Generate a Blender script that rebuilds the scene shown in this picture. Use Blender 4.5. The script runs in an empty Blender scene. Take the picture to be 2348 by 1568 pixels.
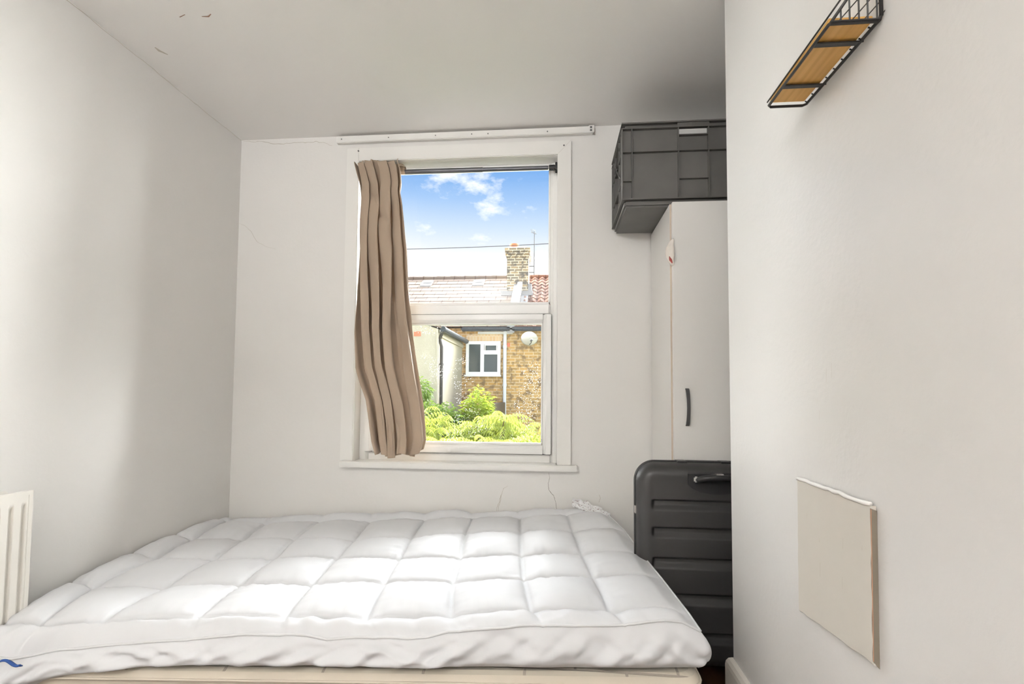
import bpy, bmesh, math, random
from mathutils import Vector, Matrix, noise
random.seed(7)
PI = math.pi
SC = bpy.context.scene
COL = SC.collection

# ------------------------------------------------------------------ camera
cam_d = bpy.data.cameras.new('camera')
cam = bpy.data.objects.new('camera', cam_d)
COL.objects.link(cam)
YAW, PITCH, ROLL = 0.08733, 0.04677, 0.00721
fwd = Vector((-math.sin(YAW)*math.cos(PITCH), math.cos(YAW)*math.cos(PITCH), math.sin(PITCH)))
rgt = Vector((math.cos(YAW), math.sin(YAW), 0))
upv = rgt.cross(fwd)
r2 = math.cos(ROLL)*rgt + math.sin(ROLL)*upv
u2 = -math.sin(ROLL)*rgt + math.cos(ROLL)*upv
M = Matrix((r2, u2, -fwd)).transposed().to_4x4()
M.translation = Vector((0, 0, 1.05))
cam.matrix_world = M
cam_d.sensor_width = 36
cam_d.lens = 1116.36/2348*36
cam_d.shift_y = 68.2/2348
cam_d.clip_start = 0.02
SC.camera = cam

SC.view_settings.view_transform = 'Standard'
SC.view_settings.look = 'None'
SC.view_settings.gamma = 1
SC.view_settings.use_curve_mapping = False
SC.view_settings.exposure = 0.35

# ------------------------------------------------------------------ world
wd = bpy.data.worlds.new('sky')
SC.world = wd
wd.use_nodes = True
nt = wd.node_tree
nt.nodes.clear()
def WN(t): return nt.nodes.new(t)
def wmath(op, a, b=None, c=None, clamp=False):
    n = WN('ShaderNodeMath'); n.operation = op; n.use_clamp = clamp
    for i, v in enumerate((a, b, c)):
        if v is None: continue
        if isinstance(v, (int, float)): n.inputs[i].default_value = v
        else: nt.links.new(v, n.inputs[i])
    return n.outputs[0]
tc = WN('ShaderNodeTexCoord')
sep = WN('ShaderNodeSeparateXYZ'); nt.links.new(tc.outputs['Generated'], sep.inputs[0])
dx, dy, dz = sep.outputs
ramp = WN('ShaderNodeValToRGB')
nt.links.new(dz, ramp.inputs[0])
e = ramp.color_ramp.elements
e[0].position = 0.0; e[0].color = (0.9, 0.9, 0.88, 1)
e[1].position = 0.62; e[1].color = (0.12, 0.32, 0.85, 1)
for p, c in ((0.24, (1.15, 1.15, 1.15)), (0.29, (0.77, 0.81, 0.88)), (0.33, (0.57, 0.69, 0.85)), (0.375, (0.35, 0.53, 0.83)), (0.42, (0.20, 0.40, 0.77))):
    k = e.new(p); k.color = (*c, 1)
mp = WN('ShaderNodeMapping'); nt.links.new(tc.outputs['Generated'], mp.inputs[0])
mp.inputs['Scale'].default_value = (1.0, 1.0, 2.0)
mp.inputs['Location'].default_value = (0.215, 0.0, 0.16)
nz = WN('ShaderNodeTexNoise'); nt.links.new(mp.outputs[0], nz.inputs[0])
nz.inputs['Scale'].default_value = 7.5; nz.inputs['Detail'].default_value = 8; nz.inputs['Roughness'].default_value = 0.6
cr = WN('ShaderNodeValToRGB'); nt.links.new(nz.outputs[0], cr.inputs[0])
cr.color_ramp.elements[0].position = 0.56; cr.color_ramp.elements[1].position = 0.68
mx = WN('ShaderNodeMix'); mx.data_type = 'RGBA'
nt.links.new(cr.outputs[0], mx.inputs[0])
nt.links.new(ramp.outputs[0], mx.inputs[6]); mx.inputs[7].default_value = (0.98, 0.98, 0.99, 1)
# bright lobe added to the unseen high sky for room light, plus brightening behind
ms = WN('ShaderNodeMapRange'); ms.interpolation_type = 'SMOOTHSTEP'
nt.links.new(dz, ms.inputs[0]); ms.inputs[1].default_value = 0.46; ms.inputs[2].default_value = 0.60
ms.inputs[3].default_value = 0.0; ms.inputs[4].default_value = 1.0
fr = WN('ShaderNodeMapRange'); fr.interpolation_type = 'SMOOTHSTEP'
nt.links.new(dy, fr.inputs[0]); fr.inputs[1].default_value = 0.15; fr.inputs[2].default_value = 0.42
HIGH = 20.0
BACK = 0.7
sd = WN('ShaderNodeMapRange'); sd.interpolation_type = 'SMOOTHSTEP'      # bright lobes added to the unseen side sky to light the walls
nt.links.new(wmath('ABSOLUTE', wmath('ADD', dx, 0.25)), sd.inputs[0]); sd.inputs[1].default_value = 0.36; sd.inputs[2].default_value = 0.50
SIDE = 38.0
zt_ = WN('ShaderNodeMapRange'); zt_.interpolation_type = 'SMOOTHSTEP'
nt.links.new(dz, zt_.inputs[0]); zt_.inputs[1].default_value = 0.5; zt_.inputs[2].default_value = 0.75; zt_.inputs[3].default_value = 1.0; zt_.inputs[4].default_value = 0.0
zh_ = WN('ShaderNodeMapRange'); zh_.interpolation_type = 'SMOOTHSTEP'
nt.links.new(dz, zh_.inputs[0]); zh_.inputs[1].default_value = 0.8; zh_.inputs[2].default_value = 0.95; zh_.inputs[3].default_value = 1.0; zh_.inputs[4].default_value = 0.0
sh_ = wmath('MULTIPLY', wmath('MULTIPLY', sd.outputs[0], zt_.outputs[0]), SIDE)
hi = wmath('MULTIPLY', wmath('MAXIMUM', wmath('MULTIPLY', wmath('MULTIPLY', ms.outputs[0], zh_.outputs[0]), HIGH), sh_), fr.outputs[0])
bk = wmath('MULTIPLY', wmath('SUBTRACT', 1.0, fr.outputs[0]), BACK)
tot = wmath('ADD', hi, bk)
mx2 = WN('ShaderNodeMix'); mx2.data_type = 'RGBA'; mx2.blend_type = 'ADD'; mx2.inputs[0].default_value = 1
cmb = WN('ShaderNodeCombineColor')
for i in range(3): nt.links.new(tot, cmb.inputs[i])
nt.links.new(mx.outputs[2], mx2.inputs[6]); nt.links.new(cmb.outputs[0], mx2.inputs[7])
bg = WN('ShaderNodeBackground'); nt.links.new(mx2.outputs[2], bg.inputs[0]); bg.inputs[1].default_value = 1.0
wo = WN('ShaderNodeOutputWorld'); nt.links.new(bg.outputs[0], wo.inputs[0])

# ------------------------------------------------------------------ lights
def light(name, kind, energy, loc, direction, color=(1, 1, 1), **kw):
    d = bpy.data.lights.new(name, kind); d.energy = energy; d.color = color
    for k, v in kw.items(): setattr(d, k, v)
    o = bpy.data.objects.new(name, d); COL.objects.link(o); o.location = loc
    o.rotation_euler = Vector(direction).to_track_quat('-Z', 'Y').to_euler()
    return o
light('sun', 'SUN', 5.0, (-20, 20, 20), (0.74, -0.13, -0.62), (1, 0.95, 0.86), angle=0.012)
# unseen fill light added behind the camera, bounced off the ceiling
light('ceiling_fill', 'AREA', 100.0, (-0.85, -1.5, 2.12), (0, 0.25, 1), (0.985, 0.99, 1.0), shape='RECTANGLE', size=0.6, size_y=0.6)

# ------------------------------------------------------------------ materials
def mat(name, color, rough=0.6, metal=0.0, bump=None, bscale=200, bstr=0.1, bdist=0.001, vary=0.0, vscale=3.0, trans=0.0, transcol=None, spec=0.5, sheen=0.0):
    m = bpy.data.materials.new(name); m.use_nodes = True
    t = m.node_tree; b = t.nodes['Principled BSDF']
    b.inputs['Base Color'].default_value = (*color, 1)
    b.inputs['Roughness'].default_value = rough; b.inputs['Metallic'].default_value = metal
    b.inputs['Specular IOR Level'].default_value = spec
    b.inputs['Sheen Weight'].default_value = sheen
    co = t.nodes.new('ShaderNodeTexCoord')
    if vary:
        n = t.nodes.new('ShaderNodeTexNoise'); n.inputs['Scale'].default_value = vscale; n.inputs['Detail'].default_value = 5
        t.links.new(co.outputs['Object'], n.inputs[0])
        r = t.nodes.new('ShaderNodeValToRGB'); t.links.new(n.outputs[0], r.inputs[0])
        r.color_ramp.elements[0].position = 0.3; r.color_ramp.elements[1].position = 0.7
        r.color_ramp.elements[0].color = (*[max(0, c*(1-vary)) for c in color], 1)
        r.color_ramp.elements[1].color = (*[min(1, c*(1+vary)) for c in color], 1)
        t.links.new(r.outputs[0], b.inputs['Base Color'])
    if bump:
        n = t.nodes.new('ShaderNodeTexNoise'); n.inputs['Scale'].default_value = bscale; n.inputs['Detail'].default_value = 3
        t.links.new(co.outputs['Object'], n.inputs[0])
        bp = t.nodes.new('ShaderNodeBump'); bp.inputs['Strength'].default_value = bstr; bp.inputs['Distance'].default_value = bdist
        t.links.new(n.outputs[0], bp.inputs['Height']); t.links.new(bp.outputs[0], b.inputs['Normal'])
    if trans:
        tr = t.nodes.new('ShaderNodeBsdfTranslucent'); tr.inputs[0].default_value = (*(transcol or color), 1)
        mxs = t.nodes.new('ShaderNodeMixShader'); mxs.inputs[0].default_value = trans
        t.links.new(b.outputs[0], mxs.inputs[1]); t.links.new(tr.outputs[0], mxs.inputs[2])
        t.links.new(mxs.outputs[0], t.nodes['Material Output'].inputs[0])
    return m

WALLC = (0.80, 0.782, 0.752)
m_wall = mat('painted_plaster', WALLC, 0.62, bump=1, bscale=60, bstr=0.25, bdist=0.002, vary=0.012, vscale=1.3)
m_satin = mat('satin_wall_paint', (0.72, 0.705, 0.685), 0.30, bump=1, bscale=70, bstr=0.35, bdist=0.002, vary=0.01, vscale=2)
m_ceil = mat('ceiling_paint', (0.93, 0.91, 0.88), 0.7, bump=1, bscale=30, bstr=0.2, bdist=0.002, vary=0.01, vscale=1)
m_gloss = mat('white_gloss_wood_paint', (0.85, 0.835, 0.80), 0.35, bump=1, bscale=40, bstr=0.12, bdist=0.001)
m_upvc = mat('white_upvc', (0.90, 0.895, 0.87), 0.28)
m_seal = mat('dark_grey_seal', (0.12, 0.12, 0.12), 0.6)
m_crack = mat('dark_crack', (0.22, 0.19, 0.16), 0.9)  # dark dirt colour for cracks and gaps
m_crack2 = mat('faint_hairline_crack', (0.50, 0.45, 0.38), 0.9)
m_mark = mat('brown_scuff', (0.36, 0.22, 0.15), 0.8)
m_smudge = mat('grey_smudge', (0.60, 0.56, 0.49), 0.8)
m_floor = None
m_blackm = mat('black_powder_coated_metal', (0.018, 0.016, 0.016), 0.42)
m_rod = mat('dark_grey_metal_rod', (0.10, 0.10, 0.11), 0.35, metal=0.4)
m_rodcap = mat('black_rubber', (0.02, 0.02, 0.022), 0.5)
m_curtain = mat('taupe_curtain_cloth', (0.45, 0.35, 0.26), 0.7, bump=1, bscale=900, bstr=0.12, bdist=0.0006, trans=0.15, transcol=(0.50, 0.36, 0.22), sheen=0.15)
m_hem = mat('taupe_curtain_lining', (0.42, 0.36, 0.25), 0.8, trans=0.2)
m_duvet = mat('white_microfibre', (0.69, 0.695, 0.71), 0.55, bump=1, bscale=500, bstr=0.06, bdist=0.0006, sheen=0.1, spec=0.3)
m_pipe = mat('white_piping', (0.69, 0.695, 0.70), 0.6)
m_label = None
m_blue = mat('blue_cloth', (0.015, 0.06, 0.22), 0.8)
m_red = mat('dark_red_cloth', (0.16, 0.02, 0.02), 0.8)
m_wardrobe = mat('white_melamine', (0.80, 0.78, 0.75), 0.38, bump=1, bscale=300, bstr=0.04, bdist=0.0005)
m_beige = mat('beige_board_edge', (0.62, 0.53, 0.43), 0.6)
m_handle = mat('dark_grey_handle', (0.075, 0.073, 0.075), 0.4, metal=0.3)
m_crate = mat('grey_crate_plastic', (0.115, 0.11, 0.102), 0.5, bump=1, bscale=250, bstr=0.1, bdist=0.0008, vary=0.1, vscale=8)
m_shell = mat('charcoal_suitcase_shell', (0.034, 0.0325, 0.032), 0.42, bump=1, bscale=700, bstr=0.35, bdist=0.0006)
m_trim = mat('black_plastic_trim', (0.014, 0.014, 0.015), 0.38)
m_chrome = mat('brushed_silver', (0.75, 0.74, 0.72), 0.25, metal=0.9)
m_rad = mat('radiator_enamel', (0.80, 0.77, 0.71), 0.3)
m_radr = mat('radiator_flute', (0.66, 0.62, 0.55), 0.4)
m_board = mat('painted_cover_board', (0.61, 0.575, 0.515), 0.5, bump=1, bscale=40, bstr=0.2, bdist=0.001, vary=0.015, vscale=12)
m_caulk = mat('white_caulk', (0.85, 0.83, 0.80), 0.5)
m_bedge = mat('raw_board_edge', (0.45, 0.24, 0.15), 0.8)
m_bside = mat('shaded_board_side', (0.20, 0.17, 0.13), 0.85)  # dark tone paints in the shade on the board's side
m_skirt = mat('skirting_paint', (0.70, 0.66, 0.60), 0.32)
m_cloth = mat('cream_garment', (0.76, 0.70, 0.64), 0.8)
m_cut = mat('red_garment', (0.35, 0.06, 0.05), 0.8)

def nodes_mat(name):
    m = bpy.data.materials.new(name); m.use_nodes = True
    t = m.node_tree; b = t.nodes['Principled BSDF']
    co = t.nodes.new('ShaderNodeTexCoord')
    return m, t, b, co
def ramp_node(t, src, stops):
    r = t.nodes.new('ShaderNodeValToRGB'); t.links.new(src, r.inputs[0])
    el = r.color_ramp.elements
    el[0].position = stops[0][0]; el[0].color = (*stops[0][1], 1)
    el[1].position = stops[-1][0]; el[1].color = (*stops[-1][1], 1)
    for p, c in stops[1:-1]:
        k = el.new(p); k.color = (*c, 1)
    return r.outputs[0]
def mapped(t, co, scale, rot=(0, 0, 0), loc=(0, 0, 0)):
    m = t.nodes.new('ShaderNodeMapping'); t.links.new(co.outputs['Object'], m.inputs[0])
    m.inputs['Scale'].default_value = scale; m.inputs['Rotation'].default_value = rot; m.inputs['Location'].default_value = loc
    return m.outputs[0]

def wood_mat(name, c1, c2, scale, rough=0.45):
    m, t, b, co = nodes_mat(name)
    n = t.nodes.new('ShaderNodeTexNoise'); n.inputs['Scale'].default_value = 1.0; n.inputs['Detail'].default_value = 4
    t.links.new(mapped(t, co, scale), n.inputs[0])
    t.links.new(ramp_node(t, n.outputs[0], [(0.35, c1), (0.65, c2)]), b.inputs['Base Color'])
    b.inputs['Roughness'].default_value = rough
    return m
m_bamboo = wood_mat('bamboo_board', (0.66, 0.35, 0.075), (0.78, 0.45, 0.13), (90, 3, 20))
m_floorw = wood_mat('dark_floorboards', (0.035, 0.015, 0.008), (0.10, 0.045, 0.02), (18, 1.5, 2), 0.4)

def brick_mat(name, c1, c2, mortar, bw=0.225, bh=0.075, msize=0.012, axis='xz', dark=None, bstr=0.4):
    m, t, b, co = nodes_mat(name)
    sp = t.nodes.new('ShaderNodeSeparateXYZ'); t.links.new(co.outputs['Object'], sp.inputs[0])
    cb = t.nodes.new('ShaderNodeCombineXYZ')
    ad = t.nodes.new('ShaderNodeMath'); ad.operation = 'ADD'
    t.links.new(sp.outputs[0], ad.inputs[0]); 
    if axis == 'xz': t.links.new(sp.outputs[1], ad.inputs[1])
    t.links.new(ad.outputs[0], cb.inputs[0]); t.links.new(sp.outputs[2 if axis == 'xz' else 1], cb.inputs[1])
    bt = t.nodes.new('ShaderNodeTexBrick'); t.links.new(cb.outputs[0], bt.inputs[0])
    bt.inputs['Color1'].default_value = (*c1, 1); bt.inputs['Color2'].default_value = (*c2, 1); bt.inputs['Mortar'].default_value = (*mortar, 1)
    bt.inputs['Scale'].default_value = 1; bt.inputs['Brick Width'].default_value = bw; bt.inputs['Row Height'].default_value = bh
    bt.inputs['Mortar Size'].default_value = msize; bt.inputs['Mortar Smooth'].default_value = 0.3
    out = bt.outputs[0]
    if dark:
        n = t.nodes.new('ShaderNodeTexNoise'); n.inputs['Scale'].default_value = 7; n.inputs['Detail'].default_value = 6
        t.links.new(co.outputs['Object'], n.inputs[0])
        f = ramp_node(t, n.outputs[0], [(0.5, (0, 0, 0)), (0.62, (1, 1, 1))])
        mxx = t.nodes.new('ShaderNodeMix'); mxx.data_type = 'RGBA'
        t.links.new(f, mxx.inputs[0]); t.links.new(out, mxx.inputs[6]); mxx.inputs[7].default_value = (*dark, 1)
        out = mxx.outputs[2]
    t.links.new(out, b.inputs['Base Color']); b.inputs['Roughness'].default_value = 0.9
    bp = t.nodes.new('ShaderNodeBump'); bp.inputs['Strength'].default_value = bstr; bp.inputs['Distance'].default_value = 0.01; bp.invert = True
    t.links.new(bt.outputs['Fac'], bp.inputs['Height']); t.links.new(bp.outputs[0], b.inputs['Normal'])
    return m
m_brick = brick_mat('yellow_stock_brick', (0.60, 0.35, 0.11), (0.46, 0.30, 0.12), (0.66, 0.50, 0.30), dark=(0.26, 0.17, 0.08))
m_brick2 = brick_mat('sooty_stock_brick', (0.52, 0.38, 0.20), (0.22, 0.19, 0.13), (0.75, 0.66, 0.48), dark=(0.16, 0.14, 0.11))
m_soldier = brick_mat('soldier_course', (0.66, 0.42, 0.22), (0.72, 0.54, 0.32), (0.74, 0.60, 0.42), bw=0.08, bh=0.5)
m_roof = brick_mat('pale_concrete_tile', (0.23, 0.175, 0.13), (0.20, 0.15, 0.115), (0.10, 0.065, 0.045), bw=0.33, bh=0.29, msize=0.014, axis='xy')
m_red_tile = brick_mat('red_pantile', (0.22, 0.095, 0.055), (0.27, 0.15, 0.10), (0.09, 0.035, 0.02), bw=0.22, bh=0.26, msize=0.012, axis='xy')
m_render = mat('cream_render', (0.52, 0.47, 0.35), 0.9, bump=1, bscale=40, bstr=0.3, bdist=0.01, vary=0.06, vscale=1.2)
m_lead = mat('pale_mortar_flashing', (0.30, 0.295, 0.28), 0.8)
m_fascia = mat('white_painted_fascia', (0.78, 0.76, 0.72), 0.6)
m_gutter = mat('black_gutter', (0.03, 0.04, 0.045), 0.5, vary=0.5, vscale=20)
m_bpipe = mat('black_downpipe', (0.05, 0.045, 0.04), 0.6)
m_wpipe = mat('white_downpipe', (0.72, 0.74, 0.76), 0.5)
m_airbrick = mat('red_air_brick', (0.72, 0.22, 0.12), 0.8)
m_extpane = mat('dark_window_glass', (0.06, 0.08, 0.08), 0.06)
m_dish = mat('pale_satellite_dish', (0.58, 0.55, 0.48), 0.5)
m_pot = mat('orange_chimney_pot', (0.75, 0.25, 0.10), 0.8)
m_cowl = mat('dark_chimney_cowl', (0.18, 0.17, 0.10), 0.8)
m_bark = mat('brown_bark', (0.12, 0.08, 0.05), 0.9)
m_ground = mat('garden_ground', (0.10, 0.16, 0.05), 0.9, vary=0.3, vscale=2)
m_leafA = mat('lime_green_leaves', (0.22, 0.30, 0.04), 0.5, trans=0.5, transcol=(0.42, 0.50, 0.06), vary=0.25, vscale=5)
m_leafB = mat('fresh_green_fronds', (0.19, 0.25, 0.055), 0.5, trans=0.5, transcol=(0.46, 0.50, 0.08), vary=0.45, vscale=4)
m_leafC = mat('mid_green_leaves', (0.12, 0.20, 0.035), 0.5, trans=0.4, transcol=(0.26, 0.38, 0.06), vary=0.3, vscale=5)

def glass_mat(name, drops):
    m = bpy.data.materials.new(name); m.use_nodes = True
    t = m.node_tree; t.nodes.clear()
    out = t.nodes.new('ShaderNodeOutputMaterial')
    tr = t.nodes.new('ShaderNodeBsdfTransparent'); tr.inputs[0].default_value = (0.97, 0.98, 0.975, 1)
    gl = t.nodes.new('ShaderNodeBsdfGlossy'); gl.inputs['Roughness'].default_value = 0.02
    fz = t.nodes.new('ShaderNodeFresnel'); fz.inputs[0].default_value = 1.3
    a = t.nodes.new('ShaderNodeMixShader')
    t.links.new(fz.outputs[0], a.inputs[0]); t.links.new(tr.outputs[0], a.inputs[1]); t.links.new(gl.outputs[0], a.inputs[2])
    last = a.outputs[0]
    if drops:
        co = t.nodes.new('ShaderNodeTexCoord')
        v = t.nodes.new('ShaderNodeTexVoronoi'); v.inputs['Scale'].default_value = 110; t.links.new(co.outputs['Object'], v.inputs[0])
        n = t.nodes.new('ShaderNodeTexNoise'); n.inputs['Scale'].default_value = 5; t.links.new(co.outputs['Object'], n.inputs[0])
        r1 = ramp_node(t, v.outputs['Distance'], [(0.15, (1, 1, 1)), (0.22, (0, 0, 0))])
        r2_ = ramp_node(t, n.outputs[0], [(0.56, (0, 0, 0)), (0.64, (0.5, 0.5, 0.5))])
        mu = t.nodes.new('ShaderNodeMath'); mu.operation = 'MULTIPLY'
        t.links.new(r1, mu.inputs[0]); t.links.new(r2_, mu.inputs[1])
        df = t.nodes.new('ShaderNodeBsdfTranslucent'); df.inputs[0].default_value = (0.6, 0.6, 0.6, 1)
        bmx = t.nodes.new('ShaderNodeMixShader'); t.links.new(mu.outputs[0], bmx.inputs[0])
        t.links.new(last, bmx.inputs[1]); t.links.new(df.outputs[0], bmx.inputs[2]); last = bmx.outputs[0]
    t.links.new(last, out.inputs[0])
    return m
m_glass = glass_mat('clear_window_glass', False)
m_glassd = glass_mat('spotted_window_glass', True)

def label_mat():
    m, t, b, co = nodes_mat('printed_care_label')
    n = t.nodes.new('ShaderNodeTexNoise'); n.inputs['Scale'].default_value = 130; n.inputs['Detail'].default_value = 2
    t.links.new(mapped(t, co, (1.0, 2.2, 2.2)), n.inputs[0])
    t.links.new(ramp_node(t, n.outputs[0], [(0.60, (0.88, 0.88, 0.88)), (0.66, (0.25, 0.15, 0.15))]), b.inputs['Base Color'])
    b.inputs['Roughness'].default_value = 0.35
    return m
m_label = label_mat()
m_ticking = brick_mat('mattress_ticking', (0.58, 0.53, 0.44), (0.58, 0.53, 0.44), (0.36, 0.32, 0.27), bw=0.28, bh=0.28, msize=0.004, axis='xy', bstr=0.5)
m_tside = mat('cream_mattress_side', (0.62, 0.555, 0.46), 0.8, bump=1, bscale=250, bstr=0.2, bdist=0.001, vary=0.03, vscale=6)

# ------------------------------------------------------------------ mesh helpers
class MB:
    def __init__(s): s.v = []; s.f = []
    def add(s, vs, fs):
        o = len(s.v); s.v += [tuple(v) for v in vs]; s.f += [tuple(i+o for i in f) for f in fs]; return s
    def box(s, x0, x1, y0, y1, z0, z1, T=None):
        vs = [Vector((x, y, z)) for x in (x0, x1) for y in (y0, y1) for z in (z0, z1)]
        if T: vs = [T @ v for v in vs]
        return s.add(vs, [(0, 1, 3, 2), (4, 6, 7, 5), (0, 4, 5, 1), (2, 3, 7, 6), (0, 2, 6, 4), (1, 5, 7, 3)])
    def bar(s, p, q, w, h=None, up=(0, 0, 1)):
        p, q = Vector(p), Vector(q); h = h or w
        d = (q-p).normalized(); a = d.cross(Vector(up))
        if a.length < 1e-4: a = d.cross(Vector((1, 0, 0)))
        a.normalize(); b = a.cross(d).normalized()
        vs = [c + a*sx*w/2 + b*sy*h/2 for c in (p, q) for sx, sy in ((-1, -1), (1, -1), (1, 1), (-1, 1))]
        return s.add(vs, [(0, 1, 2, 3), (7, 6, 5, 4), (0, 4, 5, 1), (1, 5, 6, 2), (2, 6, 7, 3), (3, 7, 4, 0)])
    def tube(s, pts, r, n=10, closed=False):
        pts = [Vector(p) for p in pts]; N = len(pts); rings = []
        rr = r if isinstance(r, (list, tuple)) else [r]*N
        prev = None
        for i, p in enumerate(pts):
            if closed: d = pts[(i+1) % N]-pts[i-1]
            else: d = pts[min(i+1, N-1)]-pts[max(i-1, 0)]
            d.normalize()
            if prev is None:
                a = d.cross(Vector((0, 0, 1)))
                if a.length < 0.1: a = d.cross(Vector((1, 0, 0)))
            else: a = prev - d*prev.dot(d)
            a.normalize(); prev = a; b = d.cross(a)
            rings.append([p+(a*math.cos(2*PI*k/n)+b*math.sin(2*PI*k/n))*rr[i] for k in range(n)])
        vs = [v for rg in rings for v in rg]; fs = []
        m = N if closed else N-1
        for i in range(m):
            j = (i+1) % N
            for k in range(n):
                fs.append((i*n+k, i*n+(k+1) % n, j*n+(k+1) % n, j*n+k))
        if not closed:
            fs.append(tuple(range(n))[::-1]); fs.append(tuple((N-1)*n+k for k in range(n)))
        return s.add(vs, fs)
    def grid(s, fn, nu, nv):
        vs = [fn(i/nu, j/nv) for j in range(nv+1) for i in range(nu+1)]
        return s.add(vs, [(j*(nu+1)+i, j*(nu+1)+i+1, (j+1)*(nu+1)+i+1, (j+1)*(nu+1)+i) for j in range(nv) for i in range(nu)])
    def lathe(s, prof, c, n=24):
        vs = []; fs = []
        for r, z in prof:
            for k in range(n): vs.append((c[0]+r*math.cos(2*PI*k/n), c[1]+r*math.sin(2*PI*k/n), c[2]+z))
        for i in range(len(prof)-1):
            for k in range(n): fs.append((i*n+k, i*n+(k+1) % n, (i+1)*n+(k+1) % n, (i+1)*n+k))
        fs.append(tuple(range(n))[::-1]); fs.append(tuple((len(prof)-1)*n+k for k in range(n)))
        return s.add(vs, fs)
    def build(s, name, m, parent=None, bevel=0, smooth=False, seg=2, solid=0, weld=False):
        me = bpy.data.meshes.new(name); me.from_pydata(s.v, [], s.f)
        bm = bmesh.new(); bm.from_mesh(me)
        if weld: bmesh.ops.remove_doubles(bm, verts=bm.verts, dist=1e-5)
        bmesh.ops.recalc_face_normals(bm, faces=bm.faces)
        if bevel:
            bmesh.ops.bevel(bm, geom=[e_ for e_ in bm.edges if e_.is_manifold and e_.calc_face_angle() > 0.5], offset=bevel, segments=seg, affect='EDGES', clamp_overlap=True)
        bm.to_mesh(me); bm.free()
        me.materials.append(m)
        if smooth:
            me.polygons.foreach_set('use_smooth', [True]*len(me.polygons))
        o = bpy.data.objects.new(name, me); COL.objects.link(o)
        if solid:
            md = o.modifiers.new('thickness', 'SOLIDIFY'); md.thickness = solid; md.offset = 0
        if parent:
            o.parent = parent
            if parent.type == 'EMPTY':
                o.matrix_parent_inverse = parent.matrix_world.inverted() if False else Matrix.Translation(-parent.location)
        return o
def thing(name, label, cat, loc=(0, 0, 0), group=None):
    o = bpy.data.objects.new(name, None); COL.objects.link(o); o.location = loc
    o.empty_display_size = 0.1
    o['label'] = label; o['category'] = cat
    if group: o['group'] = group
    return o
def tag(o, label, cat, group=None):
    o['label'] = label; o['category'] = cat
    if group: o['group'] = group
    return o
def struct(o, label=None, cat=None):
    o['kind'] = 'structure'
    if label: o['label'] = label
    if cat: o['category'] = cat
    return o

# ------------------------------------------------------------------ room shell
LX, BX, AX = -1.70, 0.572, 1.42
WY, RY, CZ = 2.449, -2.3, 2.42
BY = 1.655
OL, OR, OB, OT = -1.03, 0.012, 0.700, 2.272      # window opening in the back wall
wb = MB()
for x0, x1, z0, z1 in ((LX-0.2, OL, -0.1, 2.6), (OR, AX+0.2, -0.1, 2.6), (OL, OR, -0.1, OB), (OL, OR, OT, 2.6)):
    wb.box(x0, x1, WY, WY+0.14, z0, z1)
wall_back = struct(wb.build('wall_back', m_wall), 'painted back wall around the window', 'wall')
wall_left = struct(MB().box(LX-0.2, LX, RY, WY, -0.1, 2.6).build('wall_left', m_wall), 'painted wall on the left with the radiator', 'wall')
wall_right = struct(MB().box(BX, AX+0.2, RY, BY, -0.1, 2.6).build('wall_right', m_satin, bevel=0.004), 'satin painted projecting wall on the right', 'wall')
struct(MB().box(AX, AX+0.2, BY, WY, -0.1, 2.6).build('wall_alcove', m_wall), 'alcove side wall beside the wardrobe', 'wall')
struct(MB().box(LX-0.2, AX+0.2, RY-0.15, RY, -0.1, 2.6).build('wall_rear', m_wall), 'wall behind the camera', 'wall')
struct(MB().box(LX-0.2, AX+0.2, RY-0.15, WY+0.16, -0.15, 0).build('floor', m_floorw), 'dark wooden floor', 'floor')
ceiling = struct(MB().box(LX-0.2, AX+0.2, RY-0.15, WY+0.16, CZ, CZ+0.15).build('ceiling', m_ceil), 'painted ceiling', 'ceiling')

# skirting round the projecting wall
def skirt_prof(t):   # outward offset, height
    return [(0.019, 0.0), (0.019, 0.185), (0.017, 0.197), (0.011, 0.208), (0.004, 0.213), (0, 0.213)][t]
sk = MB()
vs = []
for t in range(6):
    o_, h_ = skirt_prof(t)
    for x, y in ((BX-o_, RY), (BX-o_, BY+o_), (BX+0.6, BY+o_)):
        vs.append((x, y, h_))
sk.add(vs, [(t*3+k, t*3+k+1, (t+1)*3+k+1, (t+1)*3+k) for t in range(5) for k in range(2)])
struct(sk.build('baseboard_right', m_skirt), 'painted skirting board round the projecting wall', 'skirting board')

# ribbons for hairline cracks and marks lying on a surface
def ribbon(pts, w, normal, lift=0.0006, jit=0.0):
    n = Vector(normal); mb = MB(); P = []
    for i in range(len(pts)-1):
        a, b = Vector(pts[i]), Vector(pts[i+1]); k = 4 if jit else 1
        for j in range(k):
            p = a.lerp(b, j/k)
            if jit and (i or j): 
                d = (b-a).normalized().cross(n); p = p + d*random.uniform(-jit, jit)
            P.append(p)
    P.append(Vector(pts[-1])); vs = []
    for i, p in enumerate(P):
        d = (P[min(i+1, len(P)-1)]-P[max(i-1, 0)]).normalized().cross(n)
        ww = w*(0.35+0.65*math.sin(PI*(0.08+0.84*i/(len(P)-1)))) * random.uniform(0.6, 1.2)
        vs += [p+d*ww/2+n*lift, p-d*ww/2+n*lift]
    mb.add(vs, [(2*i, 2*i+1, 2*i+3, 2*i+2) for i in range(len(P)-1)])
    return mb
def onback(x, z): return Vector((x, WY, z))
NB = (0, -1, 0)

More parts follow.
